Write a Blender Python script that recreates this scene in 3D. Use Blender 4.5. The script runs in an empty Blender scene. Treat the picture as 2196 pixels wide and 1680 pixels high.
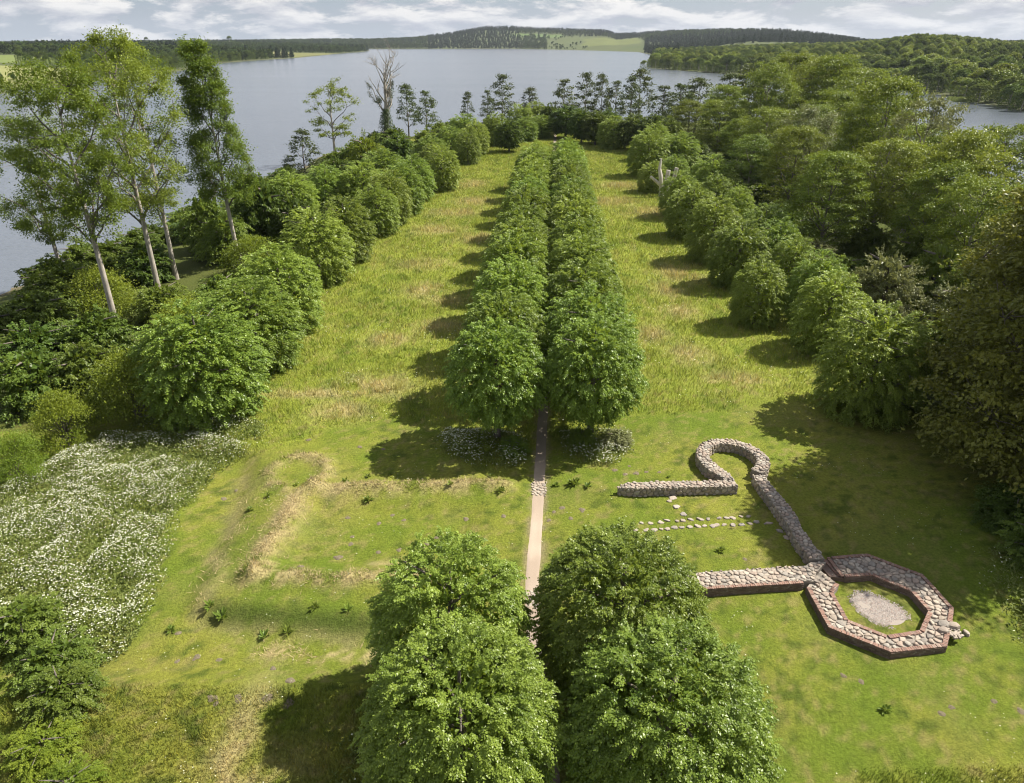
import bpy, math, random
import numpy as np

# ------------------------------------------------------------------ camera, world, sun, exposure
scene = bpy.context.scene
COL = scene.collection
R = math.radians

cam_data = bpy.data.cameras.new("camera")
cam_data.sensor_fit = 'HORIZONTAL'
cam_data.sensor_width = 36.0
cam_data.lens = 36.0 * 1535.0 / 2196.0
cam_data.clip_start = 0.5
cam_data.clip_end = 20000
cam = bpy.data.objects.new("camera", cam_data)
COL.objects.link(cam)
cam.location = (0, 0, 30)
cam.rotation_euler = (R(90 - 26.16), 0, 0)
scene.camera = cam

SUN_DIR = np.array([0.945, 0.328, 1.16]); SUN_DIR /= np.linalg.norm(SUN_DIR)
SUN_EL = math.asin(SUN_DIR[2]); SUN_AZ = math.atan2(SUN_DIR[0], SUN_DIR[1])

world = bpy.data.worlds.new("World")
scene.world = world
world.use_nodes = True


class NT:
    """small helper for building node trees"""
    def __init__(s, tree):
        s.t = tree
    def n(s, typ, **kw):
        nd = s.t.nodes.new(typ)
        ins = kw.pop('ins', {})
        for k, v in kw.items():
            setattr(nd, k, v)
        for k, v in ins.items():
            if isinstance(v, bpy.types.NodeSocket):
                s.t.links.new(v, nd.inputs[k])
            else:
                nd.inputs[k].default_value = v
        return nd
    def math(s, op, a, b=0.0, c=None, clamp=False):
        ins = {0: a, 1: b}
        if c is not None: ins[2] = c
        return s.n('ShaderNodeMath', operation=op, use_clamp=clamp, ins=ins).outputs[0]
    def mix(s, fac, a, b, blend='MIX'):
        nd = s.n('ShaderNodeMix', data_type='RGBA', blend_type=blend)
        for k, v in ((0, fac), (6, a), (7, b)):
            if isinstance(v, bpy.types.NodeSocket): s.t.links.new(v, nd.inputs[k])
            else: nd.inputs[k].default_value = v
        return nd.outputs[2]
    def ramp(s, fac, stops, interp='LINEAR'):
        nd = s.n('ShaderNodeValToRGB')
        nd.color_ramp.interpolation = interp
        el = nd.color_ramp.elements
        while len(el) < len(stops): el.new(0.5)
        for e, (p, c) in zip(el, stops):
            e.position = p
            e.color = c if len(c) == 4 else (*c, 1)
        s.t.links.new(fac, nd.inputs[0])
        return nd.outputs[0]
    def noise(s, vec, scale, detail=4, rough=0.55, dist=0.0):
        nd = s.n('ShaderNodeTexNoise', ins={'Scale': scale, 'Detail': detail, 'Roughness': rough, 'Distortion': dist})
        if vec is not None: s.t.links.new(vec, nd.inputs['Vector'])
        return nd.outputs[0]


wt = NT(world.node_tree)
world.node_tree.nodes.clear()
tc = wt.n('ShaderNodeTexCoord').outputs['Generated']
sp = wt.n('ShaderNodeSeparateXYZ', ins={0: tc})
zc = wt.math('MAXIMUM', wt.math('ABSOLUTE', sp.outputs[2]), 0.02)
svec = wt.n('ShaderNodeCombineXYZ', ins={0: sp.outputs[0], 1: sp.outputs[1], 2: zc}).outputs[0]
sky = wt.n('ShaderNodeTexSky', sky_type='NISHITA', sun_disc=False, sun_elevation=SUN_EL, sun_rotation=SUN_AZ,
           altitude=50, air_density=1.0, dust_density=1.4, ozone_density=1.0, ins={0: svec}).outputs[0]
def cloud_vec(dz):
    k = wt.math('DIVIDE', 1.0, wt.math('ADD', wt.math('ABSOLUTE', sp.outputs[2]), 0.25 + dz))
    return wt.n('ShaderNodeCombineXYZ', ins={0: wt.math('ADD', wt.math('MULTIPLY', sp.outputs[0], k), 5.3), 1: wt.math('ADD', wt.math('MULTIPLY', sp.outputs[1], k), 2.1), 2: 0.0}).outputs[0]
v0 = cloud_vec(0.0); v1 = cloud_vec(0.010)
n1 = wt.noise(v0, 2.7, 10, 0.60, 0.25)
n1b = wt.noise(v1, 2.7, 10, 0.60, 0.25)
n2 = wt.noise(v0, 1.1, 3, 0.5)
cover = wt.math('ADD', wt.math('MULTIPLY', n1, 0.80), wt.math('MULTIPLY', n2, 0.22))
cmask = wt.ramp(cover, [(0.455, (0, 0, 0)), (0.515, (1, 1, 1))])
lit = wt.math('ADD', wt.math('MULTIPLY', wt.math('SUBTRACT', n1, n1b), 3.2), 0.5, clamp=True)
ccol = wt.ramp(lit, [(0.12, (4.0, 4.2, 4.9)), (0.5, (5.8, 5.9, 6.3)), (0.88, (8.6, 8.4, 8.2))])
sky2 = wt.mix(0.5, sky, (3.4, 4.4, 6.2, 1))
skyc = wt.mix(cmask, sky2, ccol)
haze_f = wt.ramp(wt.math('ABSOLUTE', sp.outputs[2]), [(0.0, (1, 1, 1)), (0.05, (0, 0, 0))])
skyc = wt.mix(wt.math('MULTIPLY', haze_f, 0.55), skyc, (5.3, 5.8, 6.7, 1))
bg = wt.n('ShaderNodeBackground', ins={'Color': skyc, 'Strength': 0.052})
wo = wt.n('ShaderNodeOutputWorld', ins={0: bg.outputs[0]})

sun_data = bpy.data.lights.new("sun", 'SUN')
sun_data.energy = 5.0
sun_data.angle = R(0.5)
sun_data.color = (1.0, 0.94, 0.82)
sun = bpy.data.objects.new("sun", sun_data)
COL.objects.link(sun)
sun.location = (60, 20, 80)
from mathutils import Vector
sun.rotation_euler = Vector(-SUN_DIR).to_track_quat('-Z', 'Y').to_euler()

scene.view_settings.view_transform = 'Standard'
scene.view_settings.look = 'None'
scene.view_settings.exposure = 1.1
scene.view_settings.gamma = 1.0
scene.view_settings.use_curve_mapping = False
scene.render.engine = 'CYCLES'
cy = scene.cycles
cy.max_bounces = 6
cy.diffuse_bounces = 3
cy.glossy_bounces = 2
cy.transmission_bounces = 3
cy.transparent_max_bounces = 4
cy.caustics_reflective = False
cy.caustics_refractive = False
cy.sample_clamp_indirect = 4.0
cy.use_denoising = True
cy.denoising_input_passes = 'RGB_ALBEDO_NORMAL'
cy.denoising_prefilter = 'ACCURATE'
cy.filter_width = 1.1
cy.volume_bounces = 0

# ------------------------------------------------------------------ helpers
rng = np.random.default_rng(7)
random.seed(7)
WATER = -3.0


def _hash(ix, iy, seed):
    h = (ix.astype(np.int64) * 374761393 + iy.astype(np.int64) * 668265263 + seed * 1274126177) & 0xFFFFFFFF
    h = ((h ^ (h >> 13)) * 1274126177) & 0xFFFFFFFF
    h = (h ^ (h >> 16)) & 0xFFFFFFFF
    return h.astype(np.float64) / 4294967295.0


def vnoise(x, y, seed=0):
    x = np.asarray(x, float); y = np.asarray(y, float)
    ix = np.floor(x); iy = np.floor(y)
    fx = x - ix; fy = y - iy
    fx = fx * fx * (3 - 2 * fx); fy = fy * fy * (3 - 2 * fy)
    a = _hash(ix, iy, seed); b = _hash(ix + 1, iy, seed); c = _hash(ix, iy + 1, seed); d = _hash(ix + 1, iy + 1, seed)
    return (a * (1 - fx) + b * fx) * (1 - fy) + (c * (1 - fx) + d * fx) * fy


def fbm(x, y, seed=0, octv=4):
    s = 0; a = 0.5; t = 0
    for o in range(octv):
        s = s + a * vnoise(x * 2 ** o, y * 2 ** o, seed + o * 17); t += a; a *= 0.5
    return s / t


def sstep(a, b, x):
    t = np.clip((x - a) / (b - a), 0, 1)
    return t * t * (3 - 2 * t)


def seg_dist(px, py, poly, closed=False):
    """distance to a polyline and the arc position of the nearest point"""
    px = np.asarray(px, float); py = np.asarray(py, float)
    best = np.full(px.shape, 1e9); arc = np.zeros(px.shape); s0 = 0
    n = len(poly)
    for i in range(n if closed else n - 1):
        ax, ay = poly[i]; bx, by = poly[(i + 1) % n]
        dx, dy = bx - ax, by - ay; L2 = dx * dx + dy * dy; L = math.sqrt(L2)
        t = np.clip(((px - ax) * dx + (py - ay) * dy) / L2, 0, 1)
        d = np.hypot(px - ax - t * dx, py - ay - t * dy)
        m = d < best
        best = np.where(m, d, best); arc = np.where(m, s0 + t * L, arc); s0 += L
    return best, arc


def inside(px, py, poly):
    px = np.asarray(px, float); py = np.asarray(py, float)
    r = np.zeros(px.shape, bool); n = len(poly)
    for i in range(n):
        x0, y0 = poly[i]; x1, y1 = poly[(i + 1) % n]
        if y0 == y1: continue
        c = ((y0 > py) != (y1 > py)) & (px < (x1 - x0) * (py - y0) / (y1 - y0) + x0)
        r ^= c
    return r


def signed(px, py, poly):
    d, _ = seg_dist(px, py, poly, True)
    return np.where(inside(px, py, poly), d, -d)


def norm(v):
    return v / np.maximum(np.linalg.norm(v, axis=-1, keepdims=True), 1e-9)


def make_mesh(name, verts, faces, k=None, mats=(), smooth=False, fattr=None, pcol=None):
    """faces: (n,k) int array, or a list of such arrays of different k"""
    me = bpy.data.meshes.new(name)
    verts = np.ascontiguousarray(verts, np.float32).reshape(-1, 3)
    if not isinstance(faces, list): faces = [faces]
    faces = [np.asarray(f, np.int32) for f in faces if len(f)]
    tot = np.concatenate([np.full(len(f), f.shape[1], np.int32) for f in faces])
    loops = np.concatenate([f.ravel() for f in faces])
    start = np.concatenate([[0], np.cumsum(tot)[:-1]]).astype(np.int32)
    me.vertices.add(len(verts)); me.vertices.foreach_set('co', verts.ravel())
    me.loops.add(len(loops)); me.loops.foreach_set('vertex_index', loops)
    me.polygons.add(len(tot)); me.polygons.foreach_set('loop_start', start)
    me.polygons.foreach_set('loop_total', tot)
    me.update(calc_edges=True)
    me.polygons.foreach_set('use_smooth', np.full(len(tot), smooth, bool))
    if fattr is not None:
        a = me.attributes.new('tint', 'FLOAT', 'FACE'); a.data.foreach_set('value', np.asarray(fattr, np.float32))
    if pcol is not None:
        a = me.attributes.new('col', 'FLOAT_COLOR', 'POINT')
        c = np.ones((len(verts), 4), np.float32); c[:, :3] = pcol
        a.data.foreach_set('color', c.ravel())
    for m in mats: me.materials.append(m)
    return me


def link(name, data, parent=None, loc=None):
    o = bpy.data.objects.new(name, data)
    COL.objects.link(o)
    if parent is not None: o.parent = parent
    if loc is not None: o.location = loc
    return o


def tag(o, label=None, cat=None, group=None, kind=None):
    if label: o['label'] = label
    if cat: o['category'] = cat
    if group: o['group'] = group
    if kind: o['kind'] = kind
    return o


def empty(name, loc, rz=0.0, sc=(1, 1, 1)):
    o = link(name, None, loc=loc)
    o.rotation_euler = (0, 0, rz); o.scale = sc
    o.empty_display_size = 0.3
    return o


ORD = ['', 'first', 'second', 'third', 'fourth', 'fifth', 'sixth', 'seventh', 'eighth', 'ninth', 'tenth', 'eleventh', 'twelfth',
       'thirteenth', 'fourteenth', 'fifteenth', 'sixteenth', 'seventeenth', 'eighteenth', 'nineteenth', 'twentieth',
       'twenty-first', 'twenty-second', 'twenty-third', 'twenty-fourth', 'twenty-fifth']


# ------------------------------------------------------------------ materials
def new_mat(name):
    m = bpy.data.materials.new(name); m.use_nodes = True
    m.node_tree.nodes.clear()
    return m, NT(m.node_tree)


def leaf_mat(name, dark, light, trans=0.35, gloss=0.42, var=0.5, spec=0.35):
    """dark / light: the two ends of the natural leaf-to-leaf colour range"""
    m, t = new_mat(name)
    tint = t.n('ShaderNodeAttribute', attribute_name='tint').outputs['Fac']
    rnd = t.n('ShaderNodeObjectInfo').outputs['Random']
    f = t.math('ADD', t.math('MULTIPLY', tint, 0.75), t.math('MULTIPLY', rnd, 0.25))
    c = t.mix(f, (*dark, 1), (*light, 1))
    val = t.math('ADD', t.math('MULTIPLY', rnd, var * 0.5), 1.0 - var * 0.25)
    hs = t.n('ShaderNodeHueSaturation', ins={'Hue': t.math('ADD', t.math('MULTIPLY', t.math('FRACT', t.math('MULTIPLY', rnd, 7.3)), 0.03), 0.487),
                                           'Saturation': 1.0, 'Value': val, 'Fac': 1.0, 'Color': c}).outputs[0]
    pb = t.n('ShaderNodeBsdfPrincipled', ins={'Base Color': hs, 'Roughness': gloss, 'Specular IOR Level': spec})
    tcol = t.mix(0.5, hs, (light[0] * 1.5, light[1] * 1.4, light[2] * 0.7, 1))
    tr = t.n('ShaderNodeBsdfTranslucent', ins={'Color': tcol})
    mx = t.n('ShaderNodeMixShader', ins={0: trans, 1: pb.outputs[0], 2: tr.outputs[0]})
    t.n('ShaderNodeOutputMaterial', ins={0: mx.outputs[0]})
    return m


def bark_mat(name, dark, light, scale=3.0):
    m, t = new_mat(name)
    tcn = t.n('ShaderNodeTexCoord').outputs['Object']
    mp = t.n('ShaderNodeMapping', ins={0: tcn, 3: (1, 1, 0.25)}).outputs[0]
    n = t.noise(mp, scale, 6, 0.65)
    n2 = t.noise(tcn, 0.7, 3)
    f = t.math('ADD', t.math('MULTIPLY', n, 0.7), t.math('MULTIPLY', n2, 0.3))
    c = t.ramp(f, [(0.35, dark), (0.62, light)])
    bp = t.n('ShaderNodeBump', ins={'Strength': 0.6, 'Distance': 0.05, 'Height': n})
    pb = t.n('ShaderNodeBsdfPrincipled', ins={'Base Color': c, 'Roughness': 0.9, 'Normal': bp.outputs[0]})
    t.n('ShaderNodeOutputMaterial', ins={0: pb.outputs[0]})
    return m


def col_mat(name, rough=0.85, trans=0.0, nscale=6.0, namp=0.5, bump=0.0, spec=0.25):
    """colour comes from the mesh's own 'col' attribute (each blade / flower / clod its own colour), broken up by fine noise"""
    m, t = new_mat(name)
    c = t.n('ShaderNodeAttribute', attribute_name='col').outputs['Color']
    geo = t.n('ShaderNodeTexCoord').outputs['Object']
    if namp > 0:
        n = t.noise(geo, nscale, 5, 0.7)
        k = t.math('ADD', t.math('MULTIPLY', n, namp * 2), 1 - namp)
        kk = t.n('ShaderNodeCombineXYZ', ins={0: k, 1: k, 2: k}).outputs[0]
        c = t.mix(1.0, c, kk, 'MULTIPLY')
    ins = {'Base Color': c, 'Roughness': rough, 'Specular IOR Level': spec}
    if bump:
        bp = t.n('ShaderNodeBump', ins={'Strength': 1.0, 'Distance': bump, 'Height': t.noise(geo, nscale * 1.2, 5, 0.75)})
        ins['Normal'] = bp.outputs[0]
    pb = t.n('ShaderNodeBsdfPrincipled', ins=ins)
    out = pb.outputs[0]
    if trans:
        tr = t.n('ShaderNodeBsdfTranslucent', ins={'Color': c})
        out = t.n('ShaderNodeMixShader', ins={0: trans, 1: out, 2: tr.outputs[0]}).outputs[0]
    t.n('ShaderNodeOutputMaterial', ins={0: out})
    return m


def stone_mat(name, stops, scale=2.5):
    m, t = new_mat(name)
    tcn = t.n('ShaderNodeNewGeometry').outputs['Position']
    rnd = t.n('ShaderNodeObjectInfo').outputs['Random']
    tint = t.n('ShaderNodeAttribute', attribute_name='tint').outputs['Fac']
    f = t.math('FRACT', t.math('ADD', rnd, tint))
    c = t.ramp(f, stops)
    n = t.noise(tcn, scale * 4, 6, 0.7)
    n2 = t.noise(tcn, scale, 4, 0.6)
    c = t.mix(t.math('MULTIPLY', t.math('SUBTRACT', n, 0.38, clamp=True), 1.6, clamp=True), c, (0.10, 0.085, 0.07, 1))
    lich = t.ramp(n2, [(0.60, (0, 0, 0)), (0.72, (0.6, 0.6, 0.6))])
    c = t.mix(lich, c, (0.36, 0.35, 0.31, 1))
    bp = t.n('ShaderNodeBump', ins={'Strength': 0.7, 'Distance': 0.02, 'Height': n})
    pb = t.n('ShaderNodeBsdfPrincipled', ins={'Base Color': c, 'Roughness': 0.85, 'Normal': bp.outputs[0]})
    t.n('ShaderNodeOutputMaterial', ins={0: pb.outputs[0]})
    return m


M = {}
M['lime'] = leaf_mat('lime_leaf', (0.070, 0.120, 0.014), (0.285, 0.365, 0.060), 0.36, gloss=0.38, spec=0.35)
M['limedark'] = leaf_mat('dark_lime_leaf', (0.038, 0.068, 0.010), (0.130, 0.180, 0.030), spec=0.2)
M['ash'] = leaf_mat('ash_leaf', (0.068, 0.108, 0.010), (0.195, 0.250, 0.030), 0.38, spec=0.2)
M['alder'] = leaf_mat('alder_leaf', (0.034, 0.050, 0.013), (0.092, 0.118, 0.030), 0.25, spec=0.2)
M['broad'] = leaf_mat('broad_leaf', (0.062, 0.100, 0.012), (0.225, 0.275, 0.040), 0.3, spec=0.2)
M['willow'] = leaf_mat('willow_leaf', (0.090, 0.112, 0.040), (0.220, 0.240, 0.105), 0.25, spec=0.2)
M['beech'] = leaf_mat('beech_leaf', (0.050, 0.068, 0.009), (0.180, 0.190, 0.034), 0.28, spec=0.25)
M['bush'] = leaf_mat('shrub_leaf', (0.058, 0.096, 0.013), (0.195, 0.250, 0.042), spec=0.22)
M['bright'] = leaf_mat('young_leaf', (0.080, 0.130, 0.012), (0.245, 0.300, 0.036), 0.4, spec=0.2)
M['wood'] = leaf_mat('far_leaf', (0.036, 0.066, 0.012), (0.125, 0.165, 0.034), 0.25, var=0.9, spec=0.05)
M['conifer'] = leaf_mat('far_conifer', (0.016, 0.028, 0.016), (0.034, 0.052, 0.026), 0.1, var=0.8, spec=0.0)
M['farshade'] = leaf_mat('far_shaded_leaf', (0.026, 0.044, 0.014), (0.062, 0.088, 0.026), 0.15, var=0.8, spec=0.0)  # cloud shadow over the far shore is put into this darker leaf colour
M['ivy'] = leaf_mat('ivy_leaf', (0.022, 0.045, 0.010), (0.070, 0.110, 0.026), 0.15)
M['bark'] = bark_mat('pale_bark', (0.13, 0.11, 0.09), (0.42, 0.38, 0.33))
M['darkbark'] = bark_mat('dark_bark', (0.05, 0.042, 0.034), (0.17, 0.145, 0.12))
M['deadwood'] = bark_mat('dead_wood', (0.26, 0.23, 0.19), (0.62, 0.57, 0.50), 2.0)
M['greywood'] = bark_mat('grey_dead_wood', (0.13, 0.115, 0.095), (0.36, 0.32, 0.27), 2.0)
M['ground'] = col_mat('ground_turf', 0.95, 0, 5.0, 0.75, 0.22, 0.1)
M['hills'] = col_mat('hill_land', 0.95, 0, 0.02, 0.25, 0, 0.1)
M['grass'] = col_mat('grass_blade', 0.6, 0.3, 3.0, 0.0)
M['flower'] = col_mat('cow_parsley', 0.7, 0.25, 3.0, 0.0)
M['soil'] = col_mat('crumbly_soil', 0.95, 0, 14.0, 0.5, 0.06, 0.1)
M['pathm'] = col_mat('path_gravel', 0.9, 0, 22.0, 0.28, 0.02)
M['gravel'] = col_mat('pebble', 0.8, 0, 30.0, 0.3)
M['courses'] = stone_mat('shaded_brick', [(0.0, (0.10, 0.065, 0.05)), (0.5, (0.14, 0.09, 0.07)), (1.0, (0.19, 0.14, 0.115))], 5)  # darker than the edge brick; shade of the wall sides is in the colour
M['stone'] = stone_mat('field_stone', [(0.0, (0.30, 0.245, 0.195)), (0.3, (0.41, 0.345, 0.28)), (0.5, (0.33, 0.25, 0.20)), (0.75, (0.22, 0.195, 0.17)), (1.0, (0.43, 0.38, 0.32))])
M['cobble'] = stone_mat('pale_cobble', [(0.0, (0.30, 0.25, 0.20)), (0.5, (0.38, 0.325, 0.265)), (1.0, (0.27, 0.235, 0.20))])
M['brick'] = stone_mat('red_brick', [(0.0, (0.21, 0.115, 0.085)), (0.35, (0.27, 0.15, 0.11)), (0.6, (0.16, 0.09, 0.07)), (0.85, (0.33, 0.23, 0.18)), (1.0, (0.23, 0.13, 0.10))], 5)
M['mortar'] = stone_mat('lime_mortar', [(0.0, (0.20, 0.17, 0.14)), (1.0, (0.27, 0.235, 0.195))])
M['white'] = col_mat('white_paint', 0.6, 0, 3, 0.0)

# lake: dark water under small wind ripples
m, t = new_mat('lake_water')
pos = t.n('ShaderNodeNewGeometry').outputs['Position']
mp = t.n('ShaderNodeMapping', ins={0: pos, 2: (0, 0, 0.5), 3: (0.55, 1.0, 1.0)}).outputs[0]
w1 = t.math('ADD', t.noise(mp, 0.9, 4, 0.6), t.math('MULTIPLY', t.noise(mp, 0.16, 5, 0.7), 3.4))
w2 = t.noise(mp, 0.012, 4, 0.6, 0.6)
mpl = t.n('ShaderNodeMapping', ins={0: pos, 2: (0, 0, 0.12), 3: (0.0022, 0.018, 1.0)}).outputs[0]
w3 = t.noise(mpl, 1.0, 4, 0.6, 0.4)
streak = t.ramp(w3, [(0.36, (0, 0, 0)), (0.62, (1, 1, 1))])
amp = t.math('ADD', t.math('MULTIPLY', streak, 0.35), 0.28)
bp = t.n('ShaderNodeBump', ins={'Strength': amp, 'Distance': 0.28, 'Height': w1})
pb = t.n('ShaderNodeBsdfPrincipled', ins={'Base Color': (0.095, 0.110, 0.135, 1), 'Roughness': 0.16, 'IOR': 1.333, 'Normal': bp.outputs[0]})
t.n('ShaderNodeOutputMaterial', ins={0: pb.outputs[0]})
M['water'] = m

# ------------------------------------------------------------------ setting: the ground of the peninsula
SHORE = [(-80, -60), (-80, 60), (-77, 92), (-69, 114), (-63, 140), (-60, 200), (-61, 238), (-46, 272), (-22, 302), (10, 312), (40, 326),
         (72, 325), (108, 312), (118, 272), (112, 220), (105, 180), (102, 140), (106, 100), (112, 60), (116, 0), (116, -60)]

# grass covered foundations of the left half (mirror of the excavated right half)
RIDGE_TOP = [(-0.6, 44.8), (-5, 44.7), (-10, 44.5), (-14.6, 44.3)]
RIDGE_LEFT = [(-15.4, 43.6), (-15.6, 41.5), (-15.8, 39), (-16.0, 36.8), (-16.2, 35.0)]
RIDGE_BOT = [(-16, 34.9), (-12, 34.6), (-8, 34.6), (-4, 34.8)]
RIDGE_CURL = [(-14.9, 44.9), (-14.2, 46.6), (-14.6, 48.0), (-15.8, 48.9), (-17.2, 48.9), (-18.3, 48.0), (-18.8, 46.6), (-18.2, 45.2), (-16.8, 44.4)]
SLOPE_LEFT = [(-21.5, 50), (-20.0, 45), (-19.5, 40), (-19.2, 36), (-18.0, 32.2), (-14, 31.0), (-9, 30.6), (-5, 30.8)]
PATH = [(4.3, 82), (3.5, 68), (2.85, 58), (2.4, 51), (2.05, 45.5), (1.75, 41), (1.45, 37.2), (1.2, 34.3), (1.2, 31), (1.35, 27), (1.7, 22.5), (2.0, 16)]
PATH_FULL = [(16.5, 290), (13.7, 240), (9.2, 168), (6.2, 115)] + PATH
OCT_OUT = [(20.33, 36.29), (22.74, 36.56), (25.3, 34.57), (25.58, 31.68), (23.6, 28.75), (20.37, 28.32), (17.71, 30.15), (17.69, 33.44)]
OCT_IN = [(20.45, 34.35), (22.12, 34.5), (23.79, 33.08), (23.98, 31.45), (22.72, 29.94), (20.73, 29.57), (19.08, 30.74), (19.12, 32.96)]
DRY_FIELD = [(-11.5, 92, 3.2, 3.5), (-12.5, 104, 4.5, 3), (-8.5, 78, 3.5, 3), (-13.5, 74, 3, 2.2), (-13, 62, 4, 3), (-15.5, 57, 3, 2.5), (-8.5, 88, 3, 3), (-6, 120, 4, 4),
             (-13, 126, 5, 4), (-11, 140, 6, 4), (-8, 150, 5, 5), (-10, 170, 5, 6), (24, 100, 4, 6), (21, 92, 2.5, 4), (21, 84, 2.2, 4), (19, 70, 3, 3), (22, 63, 4, 3),
             (21, 150, 6, 6), (27, 140, 5, 6), (25, 168, 6, 6), (16, 76, 2, 3), (29.5, 21, 3.5, 2.0), (25, 20.5, 2.5, 1.2), (19, 15, 3, 2), (-13, 22, 1.2, 7), (-11, 20, 2.5, 3), (-19, 60.5, 6, 1.2)]
MEADOW = [(-17.8, 50.8), (-24, 47.5), (-24.5, 51), (-31, 53), (-34, 66), (-34, 110), (-34, 180), (-20, 235), (5, 285), (45, 260), (48, 180), (42, 100), (40, 64),
          (30, 58), (23, 58.5), (17, 56.5), (9.5, 56.2), (9.2, 48.5), (7.0, 47.2), (4.6, 48.0), (3.6, 51.5), (1.6, 51.5), (0.6, 48.2), (-1.2, 46.9), (-5, 48.2), (-7, 53.8), (-11, 56.0), (-15, 53.4)]
PARSLEY = [(-34, 52.5), (-27.5, 52.6), (-24.0, 51.8), (-22.0, 51.0), (-23.2, 48.3), (-24.0, 46.0), (-24.2, 43.0), (-23.6, 38.5), (-22.4, 33.8), (-21.6, 30.5), (-23, 29.5),
           (-30, 28.5), (-36, 35), (-38, 44)]


def land(x, y):
    x = np.asarray(x, float); y = np.asarray(y, float)
    d = signed(x, y, SHORE)
    z = WATER + 3.0 * sstep(0, 17, d) - 2.5 * sstep(0, 12, -d)
    z = z + 0.22 * (fbm(x * 0.08, y * 0.08, 3, 3) - 0.5) * sstep(5, 20, d)
    near = (y < 75)
    fine = 0.09 * (fbm(x * 0.7, y * 0.7, 11, 3) - 0.5)
    z = z + np.where(near, fine, fine * 1.5)
    for line, hgt, wid in ((RIDGE_TOP, 0.62, 0.75), (RIDGE_LEFT, 0.50, 0.85), (RIDGE_BOT, 0.48, 0.8), (RIDGE_CURL, 0.34, 0.6)):
        dd, arc = seg_dist(x, y, line)
        z = z + hgt * np.exp(-(dd / wid) ** 2) * (0.75 + 0.5 * vnoise(x * 0.9, y * 0.9, 5))
    # inner floor of the grassed foundation lies a little lower, the outer bank falls away
    fl = inside(x, y, [(-1.5, 43.6), (-14.6, 43.3), (-15.2, 35.6), (-3, 35.6)])
    z = z - 0.30 * fl * sstep(0, 1.5, -signed(x, y, [(-1.5, 43.6), (-14.6, 43.3), (-15.2, 35.6), (-3, 35.6)]) * -1)
    d2 = signed(x, y, [(-1, 52), (-20.0, 50), (-18.4, 42), (-18.0, 33.6), (-14, 32.4), (-8, 32.0), (1, 32), (1, 52)])
    outer = sstep(-2.2, 0.0, d2)
    z = z - 0.85 * (1 - outer) * sstep(-30, -22, x - 0) * sstep(26, 29, y) * sstep(53, 49, y) * sstep(4, -3, x)
    z = z + 0.10 * (fbm(x * 0.30, y * 0.30, 13, 3) - 0.5)
    # small bank along the right-hand path and end of the short wall
    z = z + 0.30 * np.exp(-(((x - 5.5) / 2.2) ** 2 + ((y - 44.6) / 1.0) ** 2))
    # hummock under each front lime
    for hx, hy in ((-1.2, 51.0), (6.6, 51.4)):
        z = z + 0.35 * np.exp(-(((x - hx) / 1.5) ** 2 + ((y - hy) / 1.5) ** 2))
    # path lies slightly sunk
    dp, _ = seg_dist(x, y, PATH_FULL)
    z = z - 0.07 * np.exp(-(dp / 0.75) ** 2)
    return z


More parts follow.
